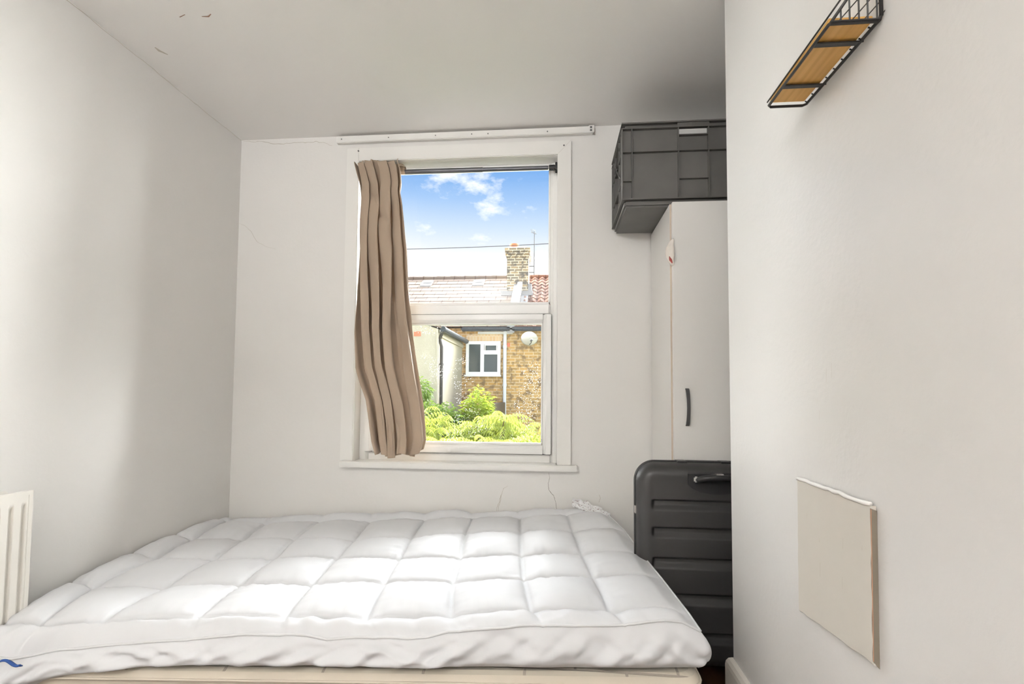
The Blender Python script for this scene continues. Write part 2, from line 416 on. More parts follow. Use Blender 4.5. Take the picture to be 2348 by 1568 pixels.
def crack(pts, w=0.0022, m=m_crack, jit=0.0012):
    o = ribbon([onback(*p) for p in pts], w, NB, jit=jit).build('crack', m, wall_back); return o
crack([(-0.028, 0.662), (-0.023, 0.639), (-0.03, 0.611), (-0.028, 0.581), (-0.019, 0.568), (-0.002, 0.551), (0.005, 0.526), (0.011, 0.494), (0.012, 0.47)])
crack([(-0.232, 0.593), (-0.252, 0.58), (-0.265, 0.545), (-0.273, 0.514), (-0.286, 0.484), (-0.29, 0.45)], 0.002, m_crack2)
crack([(-0.263, 0.549), (-0.269, 0.515), (-0.277, 0.484), (-0.279, 0.45)], 0.002, m_crack2)
crack([(0.221, 0.561), (0.225, 0.544), (0.218, 0.523)], 0.002, m_crack2)
crack([(-1.698, 1.962), (-1.664, 1.947), (-1.631, 1.918), (-1.592, 1.857), (-1.542, 1.833), (-1.487, 1.817)], 0.0012, m_crack2)
crack([(-1.69, 2.416), (-1.63, 2.412), (-1.586, 2.408), (-1.52, 2.396), (-1.461, 2.391), (-1.40, 2.398), (-1.338, 2.394), (-1.28, 2.398), (-1.241, 2.39), (-1.187, 2.371)], 0.0024, m_crack2, 0.003)
cl = []
for k in range(26):
    y = 2.44-k*0.115
    cl.append((LX, y, CZ-0.003-0.004*random.random()-(0.006 if random.random() < 0.2 else 0)))
ribbon(cl, 0.0022, (1, 0, 0), jit=0.002).build('crack', m_crack2, wall_left)
for pts, mm, w in (([(-1.37, 1.605), (-1.341, 1.595)], m_mark, 0.006), ([(-1.287, 1.609), (-1.263, 1.611), (-1.245, 1.6)], m_mark, 0.006), ([(-1.588, 1.743), (-1.587, 1.763), (-1.57, 1.787)], m_smudge, 0.012)):
    ribbon([(x, y, CZ) for x, y in pts], w, (0, 0, -1)).build('scuff_mark', mm, ceiling)

# ------------------------------------------------------------------ window
win = thing('window_1', 'white upvc window with fixed upper pane and opening lower sash', 'window', ((OL+OR)/2, 2.55, OB))
win['kind'] = 'structure'
F0, F1 = 2.518, 2.588                 # frame front and back
TZ0, TZ1 = 1.464, 1.526               # transom
fw = 0.036
fm = MB()
ch_ = 0.016
def stile(mb, xe, xi, ya, yb, z0, z1):      # xe outer edge, xi glass edge, splayed towards the glass
    sg = 1 if xi > xe else -1
    P = [(xe, ya), (xi-sg*ch_, ya), (xi, ya+ch_), (xi, yb), (xe, yb)]
    mb.add([(x, y, z) for z in (z0, z1) for x, y in P], [(0, 1, 2, 3, 4), (9, 8, 7, 6, 5)]+[(i, (i+1) % 5, 5+(i+1) % 5, 5+i) for i in range(5)])
def rail(mb, ze, zi, ya, yb, x0, x1):
    sg = 1 if zi > ze else -1
    P = [(ze, ya), (zi-sg*ch_, ya), (zi, ya+ch_), (zi, yb), (ze, yb)]
    mb.add([(x, y, z) for x in (x0, x1) for z, y in P], [(0, 1, 2, 3, 4), (9, 8, 7, 6, 5)]+[(i, (i+1) % 5, 5+(i+1) % 5, 5+i) for i in range(5)])
stile(fm, OL, OL+0.05, F0, F1, OB, OT); stile(fm, OR, OR-fw, F0, F1, OB, OT)
fm.box(OL+0.05, OR-fw, F0+0.01, F1, OT-0.010, OT); rail(fm, OB, OB+0.050, F0, F1, OL+0.05, OR-fw)
fm.build('window_frame', m_upvc, win, bevel=0.002)
MB().box(OL+fw, OR-fw, F0, F1, TZ0, TZ1).build('transom', m_upvc, win, bevel=0.009, seg=1)
bd = MB()                              # glazing bead round the upper pane
a0, a1, c0_, c1_ = OL+0.05, OR-fw, TZ1, OT-0.010
for x0, x1, z0, z1 in ((a0, a0+0.010, c0_, c1_), (a1-0.010, a1, c0_, c1_), (a0, a1, c0_, c0_+0.010), (a0, a1, c1_-0.004, c1_)):
    bd.box(x0, x1, F0+0.02, F0+0.045, z0, z1)
bd.build('glazing_bead', m_upvc, win, bevel=0.003, seg=1)
up = MB().box(a0+0.004, a1-0.004, F0+0.034, F0+0.040, c0_+0.004, c1_-0.004).build('upper_pane', m_glass, win)
# lower sash
s0, s1, t0_, t1_ = OL+fw-0.006, OR-fw+0.006, OB+0.046, TZ0+0.003
sw = 0.043
sh = MB()
stile(sh, s0, s0+sw, F0-0.014, F0+0.04, t0_, t1_); stile(sh, s1, s1-sw, F0-0.014, F0+0.04, t0_, t1_)
rail(sh, t0_, t0_+sw, F0-0.014, F0+0.04, s0+sw-0.001, s1-sw+0.001); rail(sh, t1_, t1_-sw, F0-0.014, F0+0.04, s0+sw-0.001, s1-sw+0.001)
sash = sh.build('opening_sash', m_upvc, win, bevel=0.002)
sb = MB()
i0, i1, k0, k1 = s0+sw, s1-sw, t0_+sw, t1_-sw
for x0, x1, z0, z1 in ((i0, i0+0.009, k0, k1), (i1-0.009, i1, k0, k1), (i0, i1, k0, k0+0.012), (i0, i1, k1-0.009, k1)):
    sb.box(x0, x1, F0+0.0, F0+0.028, z0, z1)
sb.build('sash_bead', m_upvc, sash, bevel=0.003, seg=1)
MB().box(i0-0.002, i1+0.002, F0+0.016, F0+0.022, k0-0.002, k1+0.002).build('lower_pane', m_glassd, sash)
gs = MB()
for x0, x1, z0, z1 in ((s0-0.002, s0+0.001, t0_, t1_), (s1-0.001, s1+0.002, t0_, t1_), (s0, s1, t0_-0.002, t0_+0.001), (s0, s1, t1_-0.001, t1_+0.002)):
    gs.box(x0, x1, F0-0.004, F0-0.001, z0, z1)
gs.build('sash_seal', m_seal, sash)
# handle: base plate with a lever lying to the right
hb = MB().box(-0.58, -0.49, F0-0.026, F0-0.014, 0.757, 0.779).build('window_handle', m_upvc, sash, bevel=0.005)
hl = MB().bar((-0.535, F0-0.036, 0.762), (-0.385, F0-0.042, 0.781), 0.011, 0.016)
hl.lathe([(0.011, 0), (0.011, 0.014)], (-0.538, F0-0.036, 0.755))
hl.build('lever', m_upvc, hb, bevel=0.003)
# sill board
sill = MB()
sill.box(-1.092, 0.112, 2.408, WY, OB-0.026, OB+0.004)
sill.box(OL+0.001, OR-0.001, WY-0.001, F0+0.01, OB-0.015, OB+0.004)
struct(sill.build('sill', m_gloss, None, bevel=0.004), 'white painted window sill board', 'window sill').name = 'trim_2'
# casing boards
cz = MB()
cz.box(-1.098, OL-0.001, WY-0.017, WY, OB+0.004, 2.345)
cz.box(OR+0.001, 0.082, WY-0.017, WY, OB+0.004, 2.345)
cz.box(OL-0.001, OR+0.001, WY-0.017, WY, OT+0.001, 2.345)
casing = struct(cz.build('trim_1', m_gloss, None, bevel=0.003), 'white painted casing boards round the window', 'window trim')
for x, z in ((-1.035, 2.328), (0.044, 2.317)):
    MB().tube([(x, WY-0.019, z), (x, WY-0.016, z)], 0.004).build('screw_head', m_seal, casing)
ml = ribbon([(0.014, WY-0.017, OT+0.003), (0.080, WY-0.017, 2.343)], 0.0012, NB); ml.build('mitre_line', m_crack2, casing)
for pts in ([(-1.06, 0.6725), (-0.5, 0.6722), (0.10, 0.6725)], [(0.1135, 0.702), (0.1135, 0.674)], [(0.0832, 0.71), (0.0836, 1.3), (0.0832, 2.30)], [(-1.0992, 0.72), (-1.0992, 1.5), (-1.0992, 2.33)]):
    crack(pts, 0.0022, m_crack2, 0.0003)  # thin dark lines giving the sill and casing edges definition
# ------------------------------------------------------------------ batten with cable clips near the ceiling
bat = thing('timber_batten', 'white painted timber batten screwed to the wall above the window', 'batten', (-0.48, WY, 2.373))
MB().box(-1.156, 0.190, WY-0.026, WY, 2.373, 2.408).build('board', m_gloss, bat, bevel=0.003)
bb = ribbon([(-1.15, WY-0.002, 2.4095), (0.19, WY-0.002, 2.4095)], 0.004, NB, jit=0.0006); bb.build('dark_gap', m_crack, bat)
for x in (-1.125, -0.87, -0.62, -0.43, -0.345, 0.0-0.04):
    MB().tube([(x, WY-0.0275, 2.388+random.uniform(-0.003, 0.006)), (x, WY-0.025, 2.390)], 0.0028).build('screw_hole', m_seal, bat)
cp = MB().box(0.168, 0.196, WY-0.033, WY-0.0265, 2.372, 2.409).build('end_clip', m_gloss, bat, bevel=0.002)
MB().box(0.174, 0.184, WY-0.035, WY-0.0332, 2.392, 2.402).box(0.174, 0.184, WY-0.035, WY-0.0332, 2.378, 2.386).build('clip_slot', m_seal, cp)

# ------------------------------------------------------------------ tension rod
rod = thing('tension_rod', 'dark grey tension rod across the top of the window', 'curtain rod', (OR, 2.485, 2.228))
MB().tube([(-0.99, 2.485, 2.232), (-0.38, 2.485, 2.230)], 0.0125, 16).build('outer_tube', m_rod, rod, smooth=False)
MB().tube([(-0.40, 2.485, 2.230), (-0.035, 2.485, 2.2285)], 0.0105, 16).build('inner_tube', m_rod, rod)
for sx, xe in ((1, OR), (-1, OL)):
    MB().tube([(xe-sx*0.045, 2.485, 2.2285), (xe-sx*0.012, 2.485, 2.2285)], 0.0145, 16).tube([(xe-sx*0.012, 2.485, 2.2285), (xe-sx*0.001, 2.485, 2.2285)], 0.027, 20).build('end_cap', m_rodcap, rod, bevel=0.002)

# ------------------------------------------------------------------ curtain
CL = [(-1.034, 2.236), (-1.006, 2.125), (-1.005, 2.056), (-1.013, 1.949), (-1.013, 1.791), (-1.013, 1.605), (-1.014, 1.362), (-1.004, 1.179), (-0.975, 1.092), (-0.946, 1.015), (-0.924, 0.905), (-0.91, 0.815), (-0.886, 0.735)]
CR = [(-0.806, 2.245), (-0.792, 2.206), (-0.786, 2.133), (-0.792, 2.087), (-0.777, 2.005), (-0.762, 1.882), (-0.748, 1.786), (-0.739, 1.541), (-0.734, 1.483), (-0.727, 1.396), (-0.709, 1.27), (-0.688, 1.149), (-0.671, 1.059), (-0.657, 0.969), (-0.648, 0.878), (-0.643, 0.819), (-0.652, 0.785), (-0.668, 0.735)]
def interp(tab, z):
    if z >= tab[0][1]: return tab[0][0]
    for (xa, za), (xb, zb) in zip(tab, tab[1:]):
        if zb <= z <= za: return xb+(xa-xb)*(z-zb)/(za-zb)
    return tab[-1][0]
def sm(a, b, x):
    t = max(0, min(1, (x-a)/(b-a))); return t*t*(3-2*t)
def curt(s, t):
    zt = 2.252 - 0.010*math.sin(s*9+1) - 0.006*math.sin(s*23)
    zb = 0.730 + 0.022*(0.5+0.5*math.sin(s*13.0+0.3)) + 0.022*sm(0.72, 1.0, s)
    z = zt + (zb-zt)*t
    L, R_ = interp(CL, z)+0.002, interp(CR, z)-0.002
    wv = 0.85*noise.noise(Vector((t*1.5, s*1.7, 3.1))) + 0.35*noise.noise(Vector((t*4.0, s*3.2, 8.1)))*(1-t)**0.7
    ph = 2*PI*(4.6*s + wv + 0.15)
    ph2 = 2*PI*(9.3*s + 0.9*noise.noise(Vector((t*2.3, s*2.5, 17.0))) + 1.2*wv)
    A = 0.027*(0.8+0.7*noise.noise(Vector((s*3.5, t*2.6, 0.7))))
    A2 = 0.011*(0.7+1.2*noise.noise(Vector((s*5, t*3.4, 31.0))))
    x = L+(R_-L)*s + (0.017*math.sin(2*ph+0.6)+0.006*math.sin(ph2*1.0+1.0))*min(1, 6*s, 6*(1-s))
    x = min(max(x, L-0.001), R_+0.001)
    w = math.cos(ph); w = math.copysign(abs(w)**0.85, w)
    y = 2.392 + 0.012*s - A*w - A2*math.cos(ph2)
    # slanting pinch creases below the heading
    for cx_, ct, sl_, d_ in ((0.30, 0.10, 0.9, 0.016), (0.52, 0.15, 1.3, 0.018), (0.78, 0.12, 0.4, 0.018), (0.62, 0.30, -0.7, 0.010), (0.85, 0.62, -1.0, 0.010), (0.45, 0.80, 0.8, 0.010)):
        q = (s-cx_-(t-ct)*sl_); y += d_*math.exp(-(q/0.035)**2)*math.exp(-((t-ct)/0.10)**2)
    y += 0.010*t*math.cos(s*7)
    y += 0.004*noise.noise(Vector((s*11, t*14, 2.0)))
    return (x, min(y, 2.429), z)
cur = thing('curtain', 'taupe fabric curtain bunched at the left side of the window', 'curtain', (-0.85, 2.40, 0.73))
MB().grid(curt, 300, 220).build('curtain_cloth', m_curtain, cur, smooth=True, solid=0.0015)
def head(s, t):
    a = t*2*PI
    return (-1.004+0.21*s, 2.478-0.019*math.cos(a)+0.003*math.sin(s*40), 2.236+0.020*math.sin(a)+(0.012*math.sin(s*3) if 0.1 < t < 0.4 else 0))
MB().grid(head, 40, 16).build('rod_pocket', m_curtain, cur, smooth=True)
def band(s, t):
    return (-1.006+0.215*s, 2.425+0.035*t+0.006*math.sin(s*19), 2.246+0.006*t)
MB().grid(band, 30, 4).build('heading_tape', m_curtain, cur, smooth=True, solid=0.002)

# ------------------------------------------------------------------ bed: base, mattress, duvet
FLx, FLy, FRx, FRy = -1.685, 1.275, 0.40, 1.395
BLy = 2.40
bed = thing('bed_base', 'low bed base standing on the floor under the mattress', 'bed base', (-0.64, 1.85, 0))
b_ = MB(); hb_ = 0.12
vs = []
for z in (0.045, hb_):
    vs += [(FLx+0.01, FLy+0.02, z), (FRx-0.02, FRy+0.02, z), (FRx-0.02, BLy, z), (FLx+0.01, BLy, z)]
b_.add(vs, [(0, 1, 2, 3), (7, 6, 5, 4), (0, 4, 5, 1), (1, 5, 6, 2), (2, 6, 7, 3), (3, 7, 4, 0)])
b_.build('platform', m_tside, bed, bevel=0.008)
for x, y in ((-1.6, 1.36), (0.30, 1.47), (0.30, 2.32), (-1.6, 2.32)):
    MB().lathe([(0.025, 0), (0.03, 0.046)], (x, y, 0), 16).build('leg', m_trim, bed)
mat_t = thing('mattress', 'cream quilted mattress on the low bed base', 'mattress', (-0.64, 1.85, 0.12))
mt = MB()
def rr_outline(pts, r, n=5):
    out = []
    N = len(pts)
    for i in range(N):
        p = Vector(pts[i]); a = (Vector(pts[i-1])-p).normalized(); b = (Vector(pts[(i+1) % N])-p).normalized()
        for k in range(n+1):
            t = k/n; q0 = p+a*r*(1-t)**1; q1 = p+b*r*t
            out.append((p+a*r*(1-t)**2+b*r*t**2))
    return out
def ztop(x): return 0.268+0.022*(x-FLx)/(FRx-FLx)
OUT = rr_outline([(FLx, FLy), (FRx, FRy), (FRx, BLy), (FLx, BLy)], 0.05)
def ring(ins, dz, z=None):
    cx, cy = -0.64, 1.87; res_ = []
    for p in OUT:
        sx = 1-ins/1.04; sy = 1-ins/0.54
        x, y = cx+(p.x-cx)*sx, cy+(p.y-cy)*sy
        res_.append((x, y, (ztop(x)+dz) if z is None else z))
    return res_
rings = [ring(0.02, 0, 0.121), ring(0.003, 0, 0.13), ring(0.0, 0, 0.145), ring(0.0, -0.045), ring(-0.002, -0.028), ring(-0.006, -0.023), ring(-0.002, -0.018), ring(0.006, -0.006), ring(0.02, 0.0)]
n_ = len(OUT); vs = [v for r_ in rings for v in r_]
fs = [(i*n_+k, i*n_+(k+1) % n_, (i+1)*n_+(k+1) % n_, (i+1)*n_+k) for i in range(len(rings)-1) for k in range(n_)]
fs += [tuple(range(n_))[::-1]]
mt.add(vs, fs); mt.build('mattress_side', m_tside, mat_t, smooth=True)
mtt = MB(); top_ = rings[-1]; mid = rings[-2]
mtt.add([(x, y, z+0.0008) for x, y, z in mid]+[(x, y, z+0.0008) for x, y, z in top_], [(k, (k+1) % n_, n_+(k+1) % n_, n_+k) for k in range(n_)]+[tuple(n_+k for k in range(n_))])
mtt.build('quilted_top', m_ticking, mat_t)
MB().tube([(x, y, z) for x, y, z in ring(-0.006, -0.023)], 0.0035, 8, closed=True).build('piping', m_tside, mat_t, smooth=True)

NODES = [
[(0.398, 1.52, 0.403), (0.369, 1.76, 0.418), (0.341, 1.98, 0.428), (0.308, 2.2, 0.457), (0.257, 2.38, 0.479)] ,
[(0.165, 1.506, 0.395), (0.138, 1.747, 0.409), (0.109, 1.97, 0.414), (0.083, 2.191, 0.443), (0.061, 2.377, 0.47)] ,
[(-0.067, 1.478, 0.4), (-0.105, 1.722, 0.398), (-0.127, 1.95, 0.406), (-0.148, 2.172, 0.437), (-0.165, 2.372, 0.449)] ,
[(-0.303, 1.45, 0.385), (-0.35, 1.697, 0.388), (-0.367, 1.93, 0.391), (-0.388, 2.153, 0.428), (-0.395, 2.367, 0.443)] ,
[(-0.549, 1.422, 0.378), (-0.583, 1.671, 0.389), (-0.61, 1.91, 0.389), (-0.626, 2.135, 0.407), (-0.627, 2.361, 0.429)] ,
[(-0.783, 1.394, 0.386), (-0.832, 1.646, 0.38), (-0.856, 1.89, 0.388), (-0.882, 2.116, 0.393), (-0.898, 2.356, 0.412)] ,
[(-1.034, 1.366, 0.387), (-1.076, 1.621, 0.381), (-1.1, 1.87, 0.384), (-1.144, 2.097, 0.396), (-1.149, 2.351, 0.408)] ,
[(-1.305, 1.338, 0.377), (-1.334, 1.595, 0.369), (-1.34, 1.85, 0.379), (-1.369, 2.079, 0.39), (-1.431, 2.345, 0.386)] ,
[(-1.467, 1.31, 0.373), (-1.573, 1.57, 0.369), (-1.568, 1.83, 0.382), (-1.601, 2.06, 0.386), (-1.628, 2.34, 0.397)] ,
]
PIPE = [(0.0, 0.402, 1.42, 0.401), (0.215, 0.356, 1.416, 0.419), (0.43, 0.309, 1.411, 0.423), (0.645, 0.263, 1.407, 0.419), (0.86, 0.217, 1.403, 0.413), (1.075, 0.169, 1.399, 0.409), (1.29, 0.118, 1.395, 0.407), (1.505, 0.067, 1.392, 0.405), (1.72, 0.016, 1.388, 0.406), (1.935, -0.035, 1.384, 0.406), (2.15, -0.086, 1.381, 0.404), (2.365, -0.138, 1.377, 0.397), (2.58, -0.189, 1.374, 0.393), (2.795, -0.241, 1.37, 0.389), (3.01, -0.292, 1.366, 0.386), (3.225, -0.348, 1.363, 0.368), (3.44, -0.404, 1.359, 0.363), (3.655, -0.461, 1.356, 0.366), (3.87, -0.517, 1.352, 0.367), (4.085, -0.574, 1.348, 0.362), (4.3, -0.63, 1.344, 0.356), (4.515, -0.687, 1.34, 0.367), (4.73, -0.743, 1.335, 0.372), (4.945, -0.8, 1.331, 0.37), (5.16, -0.86, 1.327, 0.368), (5.375, -0.92, 1.322, 0.363), (5.59, -0.981, 1.318, 0.357), (5.805, -1.042, 1.314, 0.352), (6.02, -1.103, 1.31, 0.346), (6.235, -1.173, 1.305, 0.339), (6.45, -1.242, 1.301, 0.333), (6.665, -1.312, 1.297, 0.326), (6.88, -1.382, 1.292, 0.318), (7.095, -1.43, 1.285, 0.308), (7.31, -1.451, 1.273, 0.306), (7.525, -1.471, 1.261, 0.307), (7.74, -1.491, 1.249, 0.311), (7.955, -1.511, 1.237, 0.318), (8.17, -1.528, 1.231, 0.323), (8.385, -1.545, 1.225, 0.327), (8.6, -1.562, 1.22, 0.331)]
BACKZ = [(-1.70, 0.385), (-1.654, 0.392), (-1.511, 0.418), (-1.356, 0.438), (-1.074, 0.455), (-0.816, 0.466), (-0.614, 0.476), (-0.37, 0.476), (-0.152, 0.489), (-0.023, 0.496), (0.084, 0.527), (0.169, 0.512), (0.257, 0.472), (0.35, 0.45)]
def backz(x):
    if x <= BACKZ[0][0]: return BACKZ[0][1]
    for (xa, za), (xb, zb) in zip(BACKZ, BACKZ[1:]):
        if xa <= x <= xb: return za+(zb-za)*(x-xa)/(xb-xa)
    return BACKZ[-1][1]
def pipe_at(u):
    u = max(0, min(8.6, u))
    for a, b in zip(PIPE, PIPE[1:]):
        if a[0] <= u <= b[0]:
            k = (u-a[0])/(b[0]-a[0]); return Vector(a[1:]).lerp(Vector(b[1:]), k)
    return Vector(PIPE[-1][1:])
G = [[Vector(p) for p in r] for r in NODES]
c9 = []
for j in range(5):
    p = G[8][j]; x = [-1.60, -1.672, -1.685, -1.690, -1.693][j]
    c9.append(Vector((x, p.y+0.01, p.z+[-0.005, 0.01, 0.015, 0.02, 0.0][j])))
G.append(c9)
for i in range(10):      # back edge against the wall
    p = G[i][4]; x = p.x-0.02
    x = max(-1.69, x)
    G[i].append(Vector((x, 2.425, backz(x)-0.028)))
def lat(i, v):
    i = max(0, min(9, i)); v = max(0, min(5, v)); j = min(4, int(v)); k = v-j
    return G[i][j].lerp(G[i][j+1], k)
def surf(u, v):
    """seam-level point at column u (0 right .. 9 left), row v (-1 front piping .. 5 back edge)"""
    i = min(8, int(max(0, u))); k = u-i
    def P(vv): return lat(i, vv).lerp(lat(i+1, vv), k)
    if v >= 0: return P(v)
    a = P(0); b = pipe_at(u*8.6/9)
    return a.lerp(b, -v)
def nz3(x, y, z=0.0): return noise.noise(Vector((x, y, z)))
def puff(u, v):
    s = u-math.floor(u) if u < 9 else 1.0; t = v-math.floor(v) if v < 5 else 1.0
    su = math.sin(PI*s); 
    i = int(u); j = int(math.floor(v))
    if v < 0:
        st = math.sin(PI*min(1, (v+1)*0.97+0.03)); f = (max(0, st)**0.6)
        su2 = 0.55+0.45*max(0, su)**0.6
        h = 0.030*f*su2
    elif v > 4:
        st = math.sin(PI*min(1, (v-4))); h = 0.030*max(0, st)**0.5*(0.5+0.5*max(0, su)**0.5)
    else:
        h = 0.035*max(0, su)**0.36*max(0, math.sin(PI*t))**0.36
    h *= 1+0.22*nz3(i*3.7, j*5.1)
    return h, s, t
DOWN = Vector((0, 0, -1))
def duv(U, V):
    u = max(0.0, min(9.0, U)); v = max(-1.0, min(5.0, V))
    a = max(0.0, -U); b = max(0.0, -1-V); c = max(0.0, U-9); d = max(0.0, V-5)
    # wander the seams a little
    uu, vv = u, v
    p = surf(uu, vv)
    h, s, t = puff(u, v)
    q = Vector((p.x*1, p.y*1, 0))
    es, et = min(s, 1-s), min(t, 1-t)
    w = 0.0075*(et > 0.015)*math.exp(-et/0.15)*nz3(q.x*42+q.y*9, q.y*8, 1.0) + 0.0065*(es > 0.015)*math.exp(-es/0.14)*nz3(q.x*8, q.y*40-q.x*8, 4.0)
    w += 0.0035*nz3(q.x*13, q.y*17, 9.0) * min(1, es*8)*min(1, et*8)
    if -1 < v < 0: w += 0.010*nz3(q.x*22+q.y*8, q.y*7, 2.0)*math.sin(PI*(v+1)) - 0.0045*abs(nz3(q.x*16-q.y*10, q.y*10, 6.6))
    if v > 4 and u < 5.2: w += 0.012*nz3(q.x*9, q.y*9, 3.0)
    edge = min(1, 4*(u)) if u < 0.25 else 1
    p = p + Vector((0, 0, (h+w)*(edge if u < 0.25 else 1)))
    m = max(a, b, c, d)
    if m > 0:
        # skirt: bulge outwards then tuck under to the mattress
        dirv = Vector((a-c*0.3, -b*1.0+d*0.1, 0))
        if dirv.length > 0: dirv.normalize()
        zb = (ztop(p.x)+0.012)
        if b > 0: zb = ztop(p.x)+0.010 - 0.095*sm(6.0, 9.0, u)
        dep = max(0.02, p.z-zb)
        bulge = (0.036 if b > 0 else 0.030)*math.sin(PI*min(1, m*0.86))
        bulge *= 1+0.35*nz3(p.x*7, p.y*7, 5.0)
        if b > 0:
            bulge += (0.018*nz3(p.x*17+m*2.4, m*1.6, 3.3) - 0.034*abs(nz3(p.x*9-m*1.6, m*1.3, 8.0))**1.3 + 0.006*nz3(p.x*38+m*5, m*2.5, 1.3))*math.sin(PI*m)
        if c > 0 or d > 0: bulge *= 0.15
        inward = 0.02*max(0, m-0.8)/0.2
        p = p + dirv*(bulge-inward) + DOWN*dep*(m**1.0)
        if d > 0: p.y = min(p.y, 2.438)
        p.x = max(p.x, -1.695)
    return p
dv = thing('quilted_duvet', 'white box quilted duvet spread over the bed', 'duvet', (-0.64, 1.85, 0.28))
NU, NV = 26*9, 26*6
us = [-1+k/16 for k in range(16)]+[9*k/NU for k in range(NU+1)]+[9+(k+1)/8 for k in range(8)]
vsx = [-2+k/22 for k in range(22)]+[-1+6*k/NV for k in range(NV+1)]+[5+(k+1)/6 for k in range(6)]
vs = [duv(U, V) for V in vsx for U in us]; nu = len(us)
dm = MB(); dm.add(vs, [(j*nu+i, j*nu+i+1, (j+1)*nu+i+1, (j+1)*nu+i) for j in range(len(vsx)-1) for i in range(nu-1)])
quilt = dm.build('quilted_cover', m_duvet, dv, smooth=True)
pp = [duv(9*k/260, -1.0)+Vector((0, -0.003, 0.0005)) for k in range(261)]
MB().tube(pp, 0.0036, 8).build('front_piping', m_pipe, dv, smooth=True)
pp = [duv(0, -1+6*k/90)+Vector((0.003, 0, -0.001)) for k in range(91)]
MB().tube(pp, 0.003, 8).build('side_piping', m_pipe, dv, smooth=True)
def lab(cx, cy, cz_, w, l, ang, seed):
    ca, sa = math.cos(ang), math.sin(ang)
    def f(s, t):
        x = (s-0.5)*w; y = (t-0.5)*l
        z = 0.010*nz3(s*3, t*4, seed)+0.006*nz3(s*8, t*9, seed+3)+0.004
        return (cx+x*ca-y*sa, cy+x*sa+y*ca*0.7, cz_+z-(x*0.33)+(t-0.6)*l*0.75)
    return MB().grid(f, 26, 18)
lab(0.125, 2.405, 0.520, 0.075, 0.045, -0.1, 1.0).build('care_label', m_label, dv, smooth=True)
lab(0.185, 2.400, 0.500, 0.085, 0.050, -0.2, 5.0).build('care_label', m_label, dv, smooth=True)
lab(0.235, 2.385, 0.480, 0.060, 0.040, -0.3, 9.0).build('care_label', m_label, dv, smooth=True)
# a scrap of blue cloth under the duvet's near corner
def blu(s, t): return (-1.475+0.055*s, 1.212+0.012*t, 0.326+0.004*math.sin(s*6)+0.003*math.sin(t*5)-0.008*s)
tag(MB().grid(blu, 20, 8).build('blue_cloth', m_blue, None, smooth=True, solid=0.003), 'scrap of blue cloth peeping out under the duvet beside the radiator', 'cloth')

# ------------------------------------------------------------------ radiator on the left wall
rad = thing('radiator', 'white fluted panel radiator on the left wall', 'radiator', (-1.66, 1.0, 0.15))
RX = -1.602; RY1 = 1.385; RY0 = 0.52; RT, RB = 0.745, 0.14
def radf(s, t):
    y = RY1-0.012-(RY1-RY0-0.024)*s; z = RB+0.012+(RT-RB-0.024)*t
    k = ((RY1-y)/0.0345) % 1.0
    inz = sm(0.0, 0.012, z-(RB+0.035))*sm(0.0, 0.012, (RT-0.036)-z)
    g = (sm(0.52, 0.62, k)*(1-sm(0.86, 0.96, k)))*inz if y > RY0+0.03 and (RY1-y) > 0.016 else 0
    return (RX-0.007*g, y, z)
rm = MB().grid(radf, 560, 70)
rm.build('front_panel', m_rad, rad, smooth=True)
MB().box(RX-0.016, RX-0.0101, RY0, RY1, RB, RT).box(RX-0.010, RX+0.001, RY0, RY1, RT-0.012, RT).box(RX-0.010, RX+0.001, RY0, RY1, RB, RB+0.012).box(RX-0.010, RX+0.001, RY1-0.012, RY1, RB+0.012, RT-0.012).box(RX-0.010, RX+0.001, RY0, RY0+0.012, RB+0.012, RT-0.012).build('panel_rim', m_rad, rad)
MB().box(-1.675, -1.660, RY0+0.01, RY1-0.02, RB, RT).build('back_panel', m_rad, rad, bevel=0.004)
for y in (0.75, 1.25):
    MB().box(-1.699, -1.615, y-0.015, y+0.015, 0.3, 0.6).build('wall_bracket', m_rad, rad)
MB().tube([(-1.64, 0.56, 0.0), (-1.64, 0.56, 0.15)], 0.008).build('pipe', m_chrome, rad)

# ------------------------------------------------------------------ wardrobe
WX0, WX1, WF, WT = 0.476, 1.28, 2.050, 1.849
war = thing('wardrobe', 'tall white wardrobe in the alcove with a dark bar handle', 'wardrobe', (0.87, 2.24, 0))
wbdy = MB()
wbdy.box(WX0, WX0+0.016, WF, 2.44, 0, WT).box(WX1-0.016, WX1, WF, 2.44, 0, WT).box(WX0+0.016, WX1-0.016, WF, 2.44, WT-0.016, WT)
wbdy.box(WX0+0.016, WX1-0.016, WF, 2.44, 0.06, 0.076).box(WX0+0.016, WX1-0.016, 2.43, 2.44, 0.076, WT-0.016).box(WX0+0.016, WX1-0.016, WF+0.02, WF+0.036, 0, 0.06)
wbdy.build('carcass', m_wardrobe, war, bevel=0.0012, seg=1)
MB().box(WX0+0.0005, WX0+0.0155, WF-0.0012, WF-0.0002, 0.0, WT-0.002).build('edge_strip', m_beige, war)
